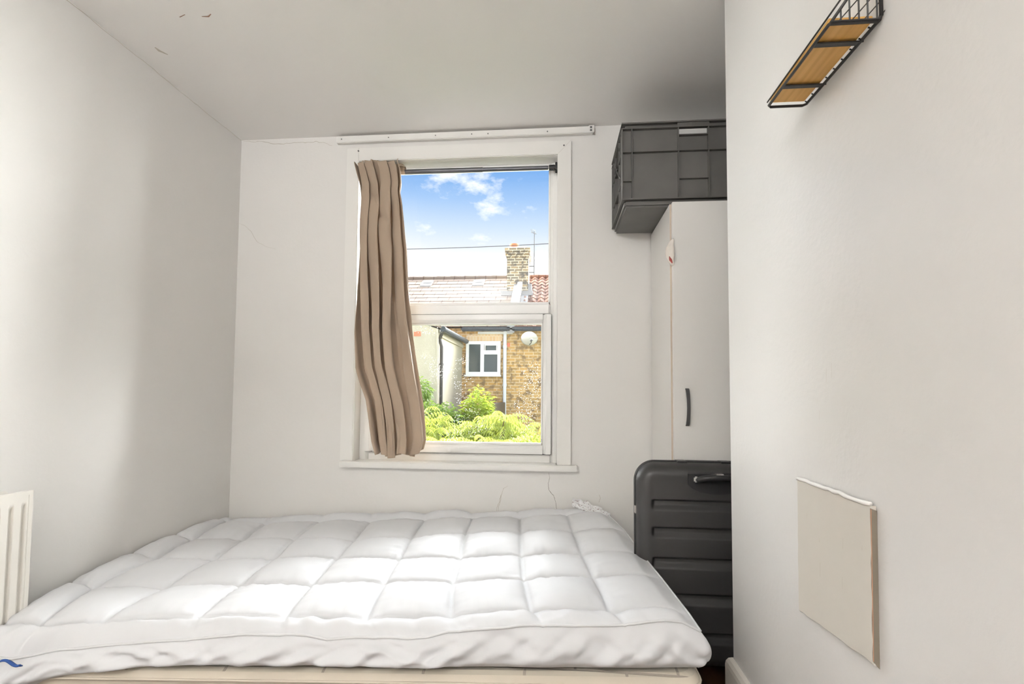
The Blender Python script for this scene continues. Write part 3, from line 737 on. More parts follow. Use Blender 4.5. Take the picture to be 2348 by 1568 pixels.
for k, (x0, x1) in enumerate(((WX0+0.006, 0.875), (0.878, WX1-0.004))):
    dd = MB().box(x0, x1, WF-0.024, WF-0.0045, 0.055, WT+0.001).build('door', m_wardrobe, war, bevel=0.0015)
    hx = x0+0.052 if k == 0 else x1-0.052
    hp = []
    for j in range(25):
        t = j/24; hp.append((hx, WF-0.024-0.024*math.sin(PI*t)**0.6-0.001, 0.928+0.152*t))
    hm = MB()
    vs = []
    for j, p in enumerate(hp):
        w = 0.0075-0.001*math.sin(PI*j/24); 
        vs += [(p[0]-w, p[1]-0.003, p[2]), (p[0]+w, p[1]-0.003, p[2]), (p[0]+w, p[1]+0.003, p[2]), (p[0]-w, p[1]+0.003, p[2])]
    hm.add(vs, [(4*j+a, 4*j+(a+1) % 4, 4*(j+1)+(a+1) % 4, 4*(j+1)+a) for j in range(24) for a in range(4)]+[(0, 1, 2, 3), (99, 98, 97, 96)])
    hm.build('handle', m_handle, dd, bevel=0.0012)
# garment caught in the wardrobe door
def garm(s, t):
    z = 1.695-0.112*t
    b = math.sin(PI*t)**0.8
    return (WX0+0.008-0.030*b*math.sin(PI*min(1, s*1.0)) - 0.003*nz3(s*3, t*6, 2), WF-0.030+0.026*s-0.012*b*(1-s)+0.003*nz3(s*5, t*8, 1), z)
tag(MB().grid(garm, 14, 30).build('garment', m_cloth, None, smooth=True, solid=0.002), 'cream garment corner poking out of the wardrobe door gap', 'garment')

MB().tube([(WX0-0.008, WF-0.030, 1.622), (WX0-0.004, WF-0.031, 1.606), (WX0+0.003, WF-0.030, 1.592)], [0.003, 0.006, 0.002], 8).build('red_lining', m_cut, bpy.data.objects['garment'], smooth=True)
# ------------------------------------------------------------------ crate on the wardrobe
cr_ = thing('storage_crate', 'large grey plastic stacking crate on top of the wardrobe', 'crate', (0.58, 2.25, WT+0.004))
KX0, KX1, KY0, KY1, KZ0, KZ1 = 0.283, 0.883, 2.066, 2.438, WT+0.003, 2.216
th = 0.004
kb = MB()
bot = 0.030
# thin walls (front and back each with a hand slot)
def wall_slot(mb, y0, y1, xa, xb, z0, z1, sx0, sx1, sz0, sz1):
    mb.box(xa, sx0, y0, y1, z0, z1).box(sx1, xb, y0, y1, z0, z1).box(sx0, sx1, y0, y1, z0, sz0).box(sx0, sx1, y0, y1, sz1, z1)
ins = 0.018
cxm = (KX0+KX1)/2
wall_slot(kb, KY0+ins, KY0+ins+th, KX0+ins, KX1-ins, KZ0+bot, KZ1, cxm-0.060, cxm+0.060, KZ1-0.055, KZ1-0.026)
wall_slot(kb, KY1-ins-th, KY1-ins, KX0+ins, KX1-ins, KZ0+bot, KZ1, cxm-0.060, cxm+0.060, KZ1-0.055, KZ1-0.026)
cym = (KY0+KY1)/2
def wall_slot_x(mb, x0, x1, ya, yb, z0, z1, s0_, s1_, sz0, sz1):
    mb.box(x0, x1, ya, s0_, z0, z1).box(x0, x1, s1_, yb, z0, z1).box(x0, x1, s0_, s1_, z0, sz0).box(x0, x1, s0_, s1_, sz1, z1)
wall_slot_x(kb, KX0+ins, KX0+ins+th, KY0+ins+th, KY1-ins-th, KZ0+bot, KZ1, cym-0.06, cym+0.06, KZ1-0.10, KZ1-0.06)
wall_slot_x(kb, KX1-ins-th, KX1-ins, KY0+ins+th, KY1-ins-th, KZ0+bot, KZ1, cym-0.06, cym+0.06, KZ1-0.10, KZ1-0.06)
kb.build('side_walls', m_crate, cr_)
base = MB().box(KX0+0.012, KX1-0.012, KY0+0.012, KY1-0.012, KZ0, KZ0+bot)
base.build('base', m_crate, cr_, bevel=0.008)
for z0, z1 in ((KZ1-0.006, KZ1), (KZ1-0.028, KZ1-0.024), (KZ0+bot-0.001, KZ0+bot+0.004)):
    rim = MB(); rim.box(KX0, KX1, KY0, KY0+ins, z0, z1).box(KX0, KX1, KY1-ins, KY1, z0, z1).box(KX0, KX0+ins, KY0+ins, KY1-ins, z0, z1).box(KX1-ins, KX1, KY0+ins, KY1-ins, z0, z1)
    rim.build('rim', m_crate, cr_)
rb = MB(); rt = 0.0035; zm = KZ0+0.235
H_ = (KZ1-0.028)
for x in (KX0+0.001, KX0+0.042, cxm-0.064, cxm+0.060, KX1-0.045, KX1-0.004):
    rb.box(x, x+rt, KY0+0.001, KY0+ins, KZ0+bot+0.004, H_)
    rb.box(x, x+rt, KY1-ins, KY1-0.001, KZ0+bot+0.004, H_)
for z in (zm,):
    rb.box(KX0+0.001, KX1-0.001, KY0+0.001, KY0+ins, z, z+rt).box(KX0+0.001, KX1-0.001, KY1-ins, KY1-0.001, z, z+rt)
rb.box(cxm-0.062, cxm+0.062, KY0+0.003, KY0+ins, KZ1-0.061, KZ1-0.057)
rb.box(cxm-0.062, cxm+0.062, KY0+0.003, KY0+ins, KZ0+0.115, KZ0+0.119)
rb.box(KX0+0.002, KX0+0.045, KY0+0.003, KY0+ins, KZ0+0.110, KZ0+0.114)
for y in (KY0+0.018, KY0+0.06, cym-0.07, cym+0.07, KY1-0.06, KY1-0.02):
    rb.box(KX0+0.001, KX0+ins, y, y+rt, KZ0+bot+0.004, H_).box(KX1-ins, KX1-0.001, y, y+rt, KZ0+bot+0.004, H_)
for z in (zm, KZ0+0.112):
    rb.box(KX0+0.001, KX0+ins, KY0+0.018, KY1-0.018, z, z+rt).box(KX1-ins, KX1-0.001, KY0+0.018, KY1-0.018, z, z+rt)
rb.bar((KX0+0.009, KY0+0.07, KZ0+0.15), (KX0+0.009, KY1-0.10, KZ1-0.06), 0.003, 0.016, up=(1, 0, 0))
rb.bar((KX0+0.009, KY0+0.10, KZ1-0.06), (KX0+0.009, KY1-0.06, KZ0+0.24), 0.003, 0.016, up=(1, 0, 0))
rb.build('stiffening_ribs', m_crate, cr_)
MB().box(cxm-0.066, cxm+0.066, KY0+0.004, KY0+0.010, KZ1-0.024, KZ1-0.006).build('handle_bar', m_crate, cr_, bevel=0.002)

# ------------------------------------------------------------------ suitcase
SX0, SX1, SZ0, SZ1, SYF, SYM, SYB = 0.318, 0.862, 0.030, 0.792, 1.912, 1.975, 2.022
su = thing('suitcase', 'large charcoal ribbed hard shell suitcase standing in front of the wardrobe', 'suitcase', (0.59, 1.97, 0))
hw, hh, cxs, czs, rad_ = (SX1-SX0)/2, (SZ1-SZ0)/2, (SX0+SX1)/2, (SZ0+SZ1)/2, 0.075
def sdbox(x, z, hw, hh, r):
    qx, qz = abs(x)-hw+r, abs(z)-hh+r
    return math.hypot(max(qx, 0), max(qz, 0))+min(max(qx, qz), 0)-r
def clampbox(x, z):
    qx, qz = abs(x)-hw+rad_, abs(z)-hh+rad_
    if qx > 0 and qz > 0:
        L_ = math.hypot(qx, qz)
        if L_ > rad_: qx, qz = qx/L_*rad_, qz/L_*rad_
        return math.copysign(qx+hw-rad_, x), math.copysign(qz+hh-rad_, z)
    return x, z
GRO = [(1.0, 0.713-0.064), (1, 0.0)]
RIBZ = [0.628, 0.525, 0.412, 0.280, 0.140]
def shell(depth, sgn, ribs):
    def f(s, t):
        # denser sampling near the border
        a = s*2-1; b = t*2-1
        a = math.copysign(1-(1-abs(a))**1.35, a); b = math.copysign(1-(1-abs(b))**1.15, b)
        x, z = clampbox(a*hw, b*hh)
        d = max(0, -sdbox(x, z, hw, hh, rad_))
        k = min(1, d/0.050); dep = depth*(1-(1-k)**2.4)**0.5 if k < 1 else depth
        if ribs:
            zz = z+czs; g = 0
            for rz in RIBZ:
                # a step ledge: sharp recess below a ridge line then easing out downwards
                q = (rz+0.030-zz)
                if 0 <= q < 0.046: g = max(g, sm(0, 0.010, q)*(1-sm(0.020, 0.046, q)))
            inx = sm(-hw+0.050, -hw+0.064, x)*(1-sm(hw-0.064, hw-0.050, x))
            dep -= 0.016*g*inx
            # flat recess for the carry handle
        return (cxs+x, SYM-sgn*dep-sgn*0.002, czs+z)
    return f
MB().grid(shell(SYM-SYF, 1, True), 150, 330).build('front_shell', m_shell, su, smooth=True, weld=True)
MB().grid(shell(SYB-SYM, -1, False), 60, 80).build('back_shell', m_shell, su, smooth=True, weld=True)
ol = []
N_ = 14
for (sx, sz, a0) in ((1, 1, 0), (-1, 1, 90), (-1, -1, 180), (1, -1, 270)):
    for k in range(N_+1):
        a = math.radians(a0+90*k/N_); ol.append((cxs+sx*(hw-rad_)+rad_*math.cos(a), SYM, czs+sz*(hh-rad_)+rad_*math.sin(a)))
MB().tube([(x, y-0.006, z) for x, y, z in ol], 0.0040, 8, closed=True).build('zip_piping', m_trim, su, smooth=True)
MB().tube([(x, y+0.008, z) for x, y, z in ol], 0.0045, 8, closed=True).build('frame_band', m_shell, su, smooth=True)
# handle plate on the face
HX, HZ = 0.612, 0.725
pl = []
PS = 1.12
out_ = [(-0.100, 0.032), (-0.100, -0.010), (-0.085, -0.026), (-0.060, -0.038), (-0.02, -0.045), (0.02, -0.045), (0.06, -0.038), (0.085, -0.026), (0.1, -0.010), (0.1, 0.032)]
pm = MB(); n0 = len(out_)
out_ = [(x*PS, z*1.08) for x, z in out_]
pm.add([(HX+x, SYF-0.004, HZ+z) for x, z in out_]+[(HX+x*1.04, SYF+0.02, HZ+z*1.05) for x, z in out_], [tuple(range(n0)), tuple(range(n0, 2*n0))[::-1]]+[(i, (i+1) % n0, n0+(i+1) % n0, n0+i) for i in range(n0)])
plate = pm.build('handle_plate', m_trim, su, bevel=0.004)
hc = []
rr2 = []
for k in range(33):
    t = k/32; x = -0.075+0.15*t; e_ = abs(2*t-1)
    hc.append((HX+x, SYF-0.012-0.020*(1-e_**4), HZ+0.020-0.012*e_**5)); rr2.append(0.0105+0.002*(1-e_**2))
hd = MB().tube(hc, rr2, 12).build('carry_handle', m_trim, su, smooth=True)
for sx in (-1, 1):
    MB().box(HX+sx*0.080-0.009, HX+sx*0.080+0.009, SYF-0.016, SYF-0.003, HZ+0.000, HZ+0.022).build('handle_end', m_chrome, hd, bevel=0.004)
MB().box(HX-0.016, HX+0.016, SYF-0.034, SYF-0.008, HZ+0.026, HZ+0.036).build('silver_badge', m_chrome, hd, bevel=0.003)
MB().lathe([(0.04, 0), (0.044, 0.004)], (0, 0, 0), 20)
th_ = MB().box(0.505, 0.76, SYM-0.012, SYM+0.03, SZ1-0.002, SZ1+0.003)
th_.build('top_carry_strap', m_trim, su, bevel=0.001)
for xa in (0.475, 0.640): MB().box(xa, xa+0.04, SYM-0.022, SYM+0.03, SZ1-0.012, SZ1+0.004).build('strap_mount', m_trim, su, bevel=0.003)
MB().box(SX0-0.004, SX0+0.003, SYM-0.014, SYM+0.004, 0.59, 0.62).build('zip_pull', m_chrome, su, bevel=0.001)
for x in (SX0+0.06, SX1-0.06):
    for y in (SYM-0.035, SYM+0.02):
        w_ = MB(); w_.tube([(x-0.012, y, 0.022), (x+0.012, y, 0.022)], 0.022, 18)
        w_.build('wheel', m_trim, su, bevel=0.003)
        MB().box(x-0.018, x+0.018, y-0.018, y+0.018, 0.030, 0.062).build('wheel_housing', m_trim, su, bevel=0.003)

# ------------------------------------------------------------------ wire shelf on the right wall
shf = thing('wire_shelf', 'small black wire wall shelf with a bamboo board', 'shelf', (BX, 1.0, 1.707))
XO, XI, Y0_, Y1_, SZ = 0.481, BX-0.006, 0.872, 1.124, 1.707
def rb_(pts, r=0.0028, n=8): return MB().tube(pts, r, n)
fr_ = MB().tube([(XI, Y0_, SZ+0.012), (XI-0.001, Y0_+0.003, SZ+0.003), (XI-0.004, Y0_+0.010, SZ), (XI-0.004, Y1_-0.006, SZ), (XI-0.010, Y1_, SZ), (XO+0.006, Y1_, SZ), (XO, Y1_-0.006, SZ), (XO, Y0_+0.004, SZ), (XO+0.004, Y0_, SZ), (XI-0.006, Y0_, SZ)], 0.0030, 8)
fr_.build('base_rail', m_blackm, shf, smooth=True)
for y in (1.052, 0.928):
    MB().box(XO, XI-0.002, y-0.005, y+0.005, SZ-0.0012, SZ+0.0012).tube([(XO, y-0.006, SZ-0.001), (XI, y-0.006, SZ-0.001)], 0.0018, 6).build('cross_bar', m_blackm, shf)
MB().box(XO, XI-0.004, Y0_-0.004, Y0_+0.006, SZ-0.001, SZ+0.0015).build('cross_bar', m_blackm, shf)
MB().box(XO+0.001, XI-0.010, Y0_+0.006, Y1_-0.010, SZ+0.0035, SZ+0.0135).build('bamboo_board', m_bamboo, shf, bevel=0.001)
ZP = 0.872/1116/5.6
def ep(x, y): return (XO+(x-1040)*ZP, Y0_, SZ+(320-y)*ZP)
for x in (1170, 1275, 1385, 1490, 1600):
    MB().tube([ep(x, 320), ep(x, 340-(x-1040)/0.676)], 0.0014, 6).build('end_wire', m_blackm, shf)
for x in (1130, 1285, 1430, 1590):
    k = (1700-x)/0.87; MB().tube([ep(x, 318), ep(1700, 318-k)], 0.0011, 6).build('end_wire', m_blackm, shf)
MB().tube([(XI, Y0_, SZ+0.008), (XI, Y0_, SZ+0.150)], 0.0032, 8).build('wall_post', m_blackm, shf, smooth=True)
MB().tube([ep(1040, 330), ep(1704, 330-664/0.676)], 0.0026, 8).build('side_brace', m_blackm, shf, smooth=True)
for k in range(9):
    y = Y1_-0.012-0.0275*k; MB().tube([(XI-0.010, y, SZ+0.003), (XI-0.004, y, SZ), (BX-0.001, y, SZ+0.012)], 0.0015, 6).build('wall_hook', m_blackm, shf)
MB().tube([(XO-0.0015, Y1_-0.002, SZ+0.010), (XO-0.0015, 0.80, SZ+0.014)], 0.0016, 8).build('guard_rail', m_blackm, shf, smooth=True)

# ------------------------------------------------------------------ cover board on the right wall
cb_ = thing('wall_cover_board', 'off-white cover board caulked flat onto the right wall', 'board', (BX, 1.06, 0.72))
py0, py1 = 0.930, 1.192
TL, TR, BL_, BR_ = (py1, 0.858), (py0, 0.855), (py1+0.006, 0.560), (py0+0.004, 0.580)
n = 14; vv = []
def lp(a, b, t): return (a[0]+(b[0]-a[0])*t, a[1]+(b[1]-a[1])*t)
edge_pts = [lp(TL, TR, k/n) for k in range(n)]+[lp(TR, BR_, k/n) for k in range(n)]+[lp(BR_, BL_, k/n) for k in range(n)]+[lp(BL_, TL, k/n) for k in range(n)]
edge_pts = [(y+random.uniform(-0.0012, 0.0012), z+random.uniform(-0.0016, 0.0016)) for y, z in edge_pts]
E_ = len(edge_pts)
pb = MB(); pb.add([(BX-0.011, y, z) for y, z in edge_pts]+[(BX-0.0003, y, z) for y, z in edge_pts], [tuple(range(E_)), tuple(range(E_, 2*E_))]+[(i, (i+1) % E_, E_+(i+1) % E_, E_+i) for i in range(E_)])
pb.build('board', m_board, cb_, bevel=0.0008, seg=1)
MB().tube([(BX-0.010, y+0.001, z+0.0035) for y, z in edge_pts[:n+1]], [0.0035+0.0015*random.random() for _ in range(n+1)], 8).build('caulk_bead', m_caulk, cb_, smooth=True)
MB().tube([(BX-0.006, y, z-0.0005) for y, z in edge_pts[2*n:3*n+1]], [0.002+0.0015*random.random() for _ in range(n+1)], 8).build('caulk_bead', m_caulk, cb_, smooth=True)
MB().add([(BX-0.0108, py0-0.0016, 0.852), (BX-0.0005, py0-0.0016, 0.848), (BX-0.0005, py0+0.0025, 0.572), (BX-0.0108, py0+0.0025, 0.584), (BX-0.0108, py0+0.003, 0.852), (BX-0.0005, py0+0.003, 0.848), (BX-0.0005, py0+0.006, 0.572), (BX-0.0108, py0+0.006, 0.584)], [(0, 1, 2, 3), (4, 5, 6, 7), (0, 3, 7, 4), (1, 2, 6, 5), (0, 1, 5, 4), (3, 2, 6, 7)]).build('side_edge', m_bside, cb_)
MB().tube([(BX-0.0108, py0-0.0014, 0.851), (BX-0.0108, py0+0.0024, 0.585)], 0.0007, 5).build('raw_edge', m_bedge, cb_)
for (y, z, l) in ((1.10, 0.70, 0.03), (1.10, 0.75, 0.008), (1.15, 0.79, 0.012), (1.015, 0.775, 0.02), (1.02, 0.70, 0.025), (0.955, 0.78, 0.01)):
    ribbon([(BX-0.011, y, z), (BX-0.011, y+0.001, z-l)], 0.0012, (-1, 0, 0)).build('scratch', m_crack2, cb_)
for (y, z, l) in ((1.08, 1.11, 0.03), (1.06, 1.12, 0.03), (1.11, 1.02, 0.02)):
    ribbon([(BX, y, z), (BX, y+0.002, z-l)], 0.0010, (-1, 0, 0)).build('scratch', m_crack2, wall_right)

# ------------------------------------------------------------------ outside: garden and houses
GZ = -2.9
struct(MB().box(-30, 30, 2.9, 60, GZ-0.2, GZ).build('ground', m_ground), 'garden ground outside', 'ground')

def sheet_roof(x0, x1, ya, za, yb, zb, n, m_cols, amp, wl, step=0.025):
    """stepped courses climbing from (ya,za) eave to (yb,zb) ridge"""
    mb = MB(); dv_ = Vector((0, yb-ya, zb-za)); L = dv_.length; d = dv_/L; nn = Vector((0, -d.z, d.y))
    if nn.z < 0: nn = -nn
    K = max(1, int((x1-x0)/m_cols))
    for c in range(n):
        a = L*c/n; b = L*(c+1)/n
        for r_, (s_, off) in enumerate(((a, step), (b, 0.004))):
            pass
        vs = []
        for s_, off in ((a, step), (b+0.02, 0.004), (a, -0.01)):
            for k in range(K+1):
                x = x0+(x1-x0)*k/K
                w = amp*math.sin(2*PI*x/wl) if amp else 0
                p = Vector((x, ya, za))+d*s_+nn*(off+(w if off > 0 else 0)); vs.append(p)
        W_ = K+1
        mb.add(vs, [(k, k+1, W_+k+1, W_+k) for k in range(K)]+[(k, k+1, 2*W_+k+1, 2*W_+k) for k in range(K)])
    return mb

EY, EZ, RYY, RZZ = 11.82, 2.72, 15.0, 4.70
PX = -1.06    # party line between the two houses
def house(name, label, x0, x1, brick, roofm, amp, cols, n):
    h = thing(name, label, 'house', ((x0+x1)/2, 13, GZ))
    MB().box(x0, x1, 12.0, 18.0, GZ, 2.70).build('wall', brick, h)
    sheet_roof(x0, x1, EY, EZ, RYY, RZZ, n, cols, amp, 0.22, 0.014 if not amp else 0.025).build('roof', roofm, h)
    sheet_roof(x0, x1, 18.2, EZ, RYY, RZZ, n, 1.0, 0, 1).build('rear_roof', roofm, h)
    rc = MB()
    k = x0
    while k < x1-0.05:
        k2 = min(x1, k+0.44); rc.tube([(k, RYY, RZZ), (k2+0.02, RYY, RZZ-0.012)], 0.085, 10); k = k2
    rc.build('ridge_tiles', roofm, h)
    return h
ha = house('terraced_house', 'yellow brick terraced house with pale tiled roof opposite the window', -9.0, PX, m_brick, m_roof, 0, 1.0, 13)
hb2 = house('terraced_house', 'neighbouring brick house with red pantile roof at the far right', PX, 6.0, m_brick, m_red_tile, 0.028, 0.037, 14)
# eaves: gutter, fascia
for h, x0, x1 in ((ha, -2.30, PX), (hb2, PX, 5.5)):
    MB().box(x0, x1, 11.72, 11.84, 2.60, 2.70).build('gutter', m_gutter, h, bevel=0.03)
    if h is ha: MB().box(x0+0.4, x1+0.02, 11.90, 12.0, 2.545, 2.60).build('fascia', m_fascia, h)
MB().box(-2.20, -1.30, 11.985, 12.0, 2.372, 2.545).build('brick_lintel', m_soldier, ha)
# window of the opposite house
wf = MB()
wx0, wx1, wz0, wz1 = -2.20, -1.335, 1.53, 2.367
mxx_, myy_ = -1.79, 2.09
t = 0.075
for a in ((wx0, wx0+t, wz0, wz1), (wx1-t, wx1, wz0, wz1), (wx0+t, wx1-t, wz0, wz0+t), (wx0+t, wx1-t, wz1-t, wz1), (mxx_-0.045, mxx_+0.045, wz0+t, wz1-t), (mxx_+0.045, wx1-t, myy_-0.05, myy_+0.05)):
    wf.box(a[0], a[1], 11.93, 12.02, a[2], a[3])
wf.box(wx0-0.03, wx1+0.02, 11.88, 12.0, wz0-0.04, wz0-0.001)
fwn = wf.build('window', m_upvc, ha)
MB().box(wx0+t, mxx_-0.04, 11.96, 11.975, wz0+t, wz1-t).build('pane', m_extpane, fwn)
MB().box(mxx_+0.04, wx1-t, 11.96, 11.975, wz0+t, myy_-0.04).build('pane', m_extpane, fwn)
MB().box(mxx_+0.09, wx1-t-0.04, 11.96, 11.975, myy_+0.05, wz1-t-0.03).build('pane', m_extpane, fwn)
MB().bar((mxx_+0.07, 11.945, myy_+0.05), (mxx_+0.07, 11.945, wz1-t), 0.045, 0.02).bar((wx1-t-0.02, 11.945, myy_+0.05), (wx1-t-0.02, 11.945, wz1-t), 0.045, 0.02).bar((mxx_+0.05, 11.948, wz1-t-0.015), (wx1-t, 11.948, wz1-t-0.015), 0.02, 0.03).build('opening_light', m_upvc, fwn)
# downpipe, air brick, dish
dp = MB().tube([(-1.225, 11.93, 2.86), (-1.225, 11.93, -2.8)], 0.043, 12); 
for z in (2.2, 1.25, 0.3): dp.tube([(-1.225, 11.93, z), (-1.225, 11.93, z+0.07)], 0.052, 12)
dp.box(-1.34, -1.10, 11.86, 11.98, 2.70, 2.86)
dp.build('downpipe', m_wpipe, ha)
MB().box(-1.18, -1.105, 11.985, 12.0, 2.235, 2.33).build('air_brick', m_airbrick, hb2)
ds = thing('satellite_dish', 'round pale satellite dish on the brick wall at right', 'satellite dish', (-0.6, 11.95, 2.4))
def dish(s, t_):
    a = s*2*PI; r = 0.2*t_; return (-0.61+r*math.cos(a)*1.0, 11.60+0.5*r*r*4-0.06*t_*math.sin(a)*0.5, 2.40+r*math.sin(a)*0.82)
MB().grid(dish, 40, 8).build('reflector', m_dish, ds, smooth=True, solid=0.01)
MB().tube([(-0.60, 11.62, 2.25), (-0.55, 11.40, 2.27), (-0.54, 11.36, 2.33)], 0.012, 6).tube([(-0.56, 11.35, 2.31), (-0.52, 11.32, 2.34)], 0.03, 8).build('receiver_arm', m_seal, ds)
MB().tube([(-0.61, 11.64, 2.4), (-0.61, 12.0, 2.35)], 0.02, 8).build('mount', m_seal, ds)
# rooflights / vents
for x in (-3.92, -2.31):
    yv = 14.62
    zv = EZ+(RZZ-EZ)*(yv-EY)/(RYY-EY)
    v = MB()
    for dy_, dz_, hh2 in ((0, 0, 0.035),):
        v.add([(x-0.17, yv-0.28, zv-0.13), (x+0.17, yv-0.28, zv-0.13), (x+0.17, yv+0.10, zv+0.12), (x-0.17, yv+0.10, zv+0.12), (x-0.17, yv-0.28, zv-0.20), (x+0.17, yv-0.28, zv-0.20), (x+0.17, yv+0.10, zv+0.02), (x-0.17, yv+0.10, zv+0.02)],
              [(0, 1, 2, 3), (0, 1, 5, 4), (1, 2, 6, 5), (0, 3, 7, 4)])
    vo = v.build('roof_vent', m_lead, ha)
    MB().add([(x-0.13, yv-0.12, zv-0.005), (x+0.13, yv-0.12, zv-0.005), (x+0.14, yv+0.02, zv+0.09), (x-0.12, yv+0.02, zv+0.09)], [(0, 1, 2, 3)]).build('vent_slot', m_seal, vo)
# parapet wall between the roofs
MB().add([(x, y, z) for x in (PX-0.10, PX+0.08) for y, z in ((11.75, 2.85), (11.75, 2.55), (14.0, 4.0), (14.0, 4.38))], [(0, 1, 2, 3), (4, 5, 6, 7), (0, 3, 7, 4), (0, 1, 5, 4)]).build('parapet', m_lead, ha)
MB().add([(x, y, z) for x in (PX+0.0, PX+0.14) for y, z in ((11.72, 2.92), (11.72, 2.86), (14.0, 4.36), (14.0, 4.44))], [(0, 1, 2, 3), (4, 5, 6, 7), (0, 3, 7, 4), (0, 1, 5, 4)]).build('coping', m_board, ha)
MB().add([(x, y, EZ+(RZZ-EZ)*(y-EY)/(RYY-EY)+0.045) for x in (PX+0.12, PX+0.32) for y in (11.9, 14.0)], [(0, 1, 3, 2)]).build('flashing', m_lead, ha)
# chimney
ch = thing('chimney', 'weathered brick chimney stack between the two roofs', 'chimney', (-1.06, 14.1, 3.9))
MB().box(-1.37, -0.76, 13.75, 14.5, 3.7, 5.0).build('stack', m_brick2, ch)
cb2 = MB()
for k, (o, z0, z1) in enumerate(((0.02, 4.98, 5.06), (0.045, 5.06, 5.14), (0.06, 5.14, 5.24))):
    cb2.box(-1.37-o, -0.76+o, 13.75-o, 14.5+o, z0, z1)
cb2.build('corbelled_cap', m_brick2, ch)
MB().add([(-1.40, 13.7, 5.24), (-0.72, 13.7, 5.24), (-0.72, 14.5, 5.24), (-1.40, 14.5, 5.24), (-1.27, 13.8, 5.31), (-0.86, 13.8, 5.31), (-0.86, 14.4, 5.31), (-1.27, 14.4, 5.31)], [(0, 1, 5, 4), (1, 2, 6, 5), (2, 3, 7, 6), (3, 0, 4, 7), (4, 5, 6, 7)]).build('mortar_flaunching', m_lead, ch)
MB().lathe([(0.11, 0), (0.13, 0.06), (0.14, 0.11), (0.10, 0.115)], (-1.18, 13.95, 5.30), 18).build('chimney_pot', m_pot, ch, smooth=True)
MB().lathe([(0.11, 0), (0.10, 0.05), (0.06, 0.09), (0.01, 0.10)], (-0.91, 14.05, 5.26), 18).build('chimney_cowl', m_cowl, ch, smooth=True)
MB().box(-1.52, -0.62, 13.6, 14.5, 3.85, 3.98).box(-0.76, -0.66, 13.7, 14.5, 3.98, 4.2).build('lead_flashing', m_lead, ch)
an = thing('television_aerial', 'thin television aerial pole beside the chimney', 'aerial', (-0.6, 14.0, 4.5))
MB().tube([(-0.60, 14, 4.52), (-0.60, 14, 5.80)], 0.012, 6).build('pole', m_seal, an)
am = MB().tube([(-0.70, 14.0, 5.80), (-0.55, 14.1, 5.76)], 0.008, 6)
for k in range(4): am.tube([(-0.70+0.035*k, 13.93+0.02*k, 5.86), (-0.66+0.035*k, 13.95+0.02*k, 5.74)], 0.006, 5)
am.build('antenna_head', m_seal, an)
for z in (4.60, 4.78): MB().tube([(-0.78, 14, z), (-0.59, 14, z)], 0.012, 6).build('bracket', m_seal, an)
tag(MB().tube([(-7+0.5*k, 12.9, 5.03+0.010*k+0.0012*(k-10)**2-0.09) for k in range(24)], 0.010, 6).build('telephone_wire', m_seal), 'thin telephone wire crossing the sky above the roofs', 'wire')

# rendered rear extension
EX = -2.305; EF = 9.40
ext = thing('rear_extension', 'cream rendered extension of the house opposite at left', 'building', (-4, 10.6, GZ))
sl = 0.29
prof = [(EX, GZ), (EX, 2.34), (-6.0, 2.34+sl*3.7), (-6.0, GZ)]
em = MB(); em.add([(x, EF, z) for x, z in prof]+[(x, 12.1, z) for x, z in prof], [(0, 1, 2, 3), (7, 6, 5, 4), (0, 4, 5, 1), (1, 5, 6, 2), (2, 6, 7, 3)])
em.build('wall', m_render, ext)
rm_ = MB(); rm_.add([(x, y, z) for x, z in ((EX+0.09, 2.34), (EX+0.09, 2.40), (-6, 2.40+sl*3.8), (-6, 2.34+sl*3.8)) for y in (EF-0.06, 12.0)], [(0, 1, 3, 2), (2, 3, 5, 4), (4, 5, 7, 6), (0, 2, 4, 6), (0, 1, 7, 6)])
rm_.build('roof', m_roof, ext)
MB().tube([(EX+0.12, EF-0.05, 2.33), (EX+0.12, 12.0, 2.36)], 0.055, 12).build('gutter', m_gutter, ext)
MB().tube([(EX+0.10, EF+0.02, 2.30), (EX+0.02, EF+0.12, 2.15), (EX+0.055, EF+0.14, 2.0), (EX+0.055, EF+0.14, -2.8)], 0.035, 10).tube([(EX+0.055, EF+0.14, 1.62), (EX+0.055, EF+0.14, 1.66)], 0.045, 10).build('downpipe', m_bpipe, ext)
MB().box(-2.78, -2.64, EF-0.006, EF, 2.19, 2.285).build('air_brick', m_airbrick, ext)
MB().box(EX-0.02, EX+0.018, EF-0.018, EF+0.02, GZ, 2.33).build('corner_bead', m_render, ext)
MB().box(EX, EX+0.03, EF+0.2, 12.0, 2.20, 2.29).build('soffit_board', m_render, ext)

struct(MB().box(-4, 5, 2.95, 6.0, GZ, GZ+0.05).build('bounce_slab', mat('pale_bounce_slab', (0.62, 0.60, 0.56), 0.8)), 'unseen pale slab added under the window to bounce light', 'bounce_slab')  # slab added out of view to throw daylight up to the ceiling
# garden wall and shed roof peeping between the leaves
tag(MB().box(-1.33, -1.20, 9.6, 11.9, GZ, 0.86).build('garden_fence', m_handle), 'dark garden fence end between the shrub and the brick wall', 'fence')

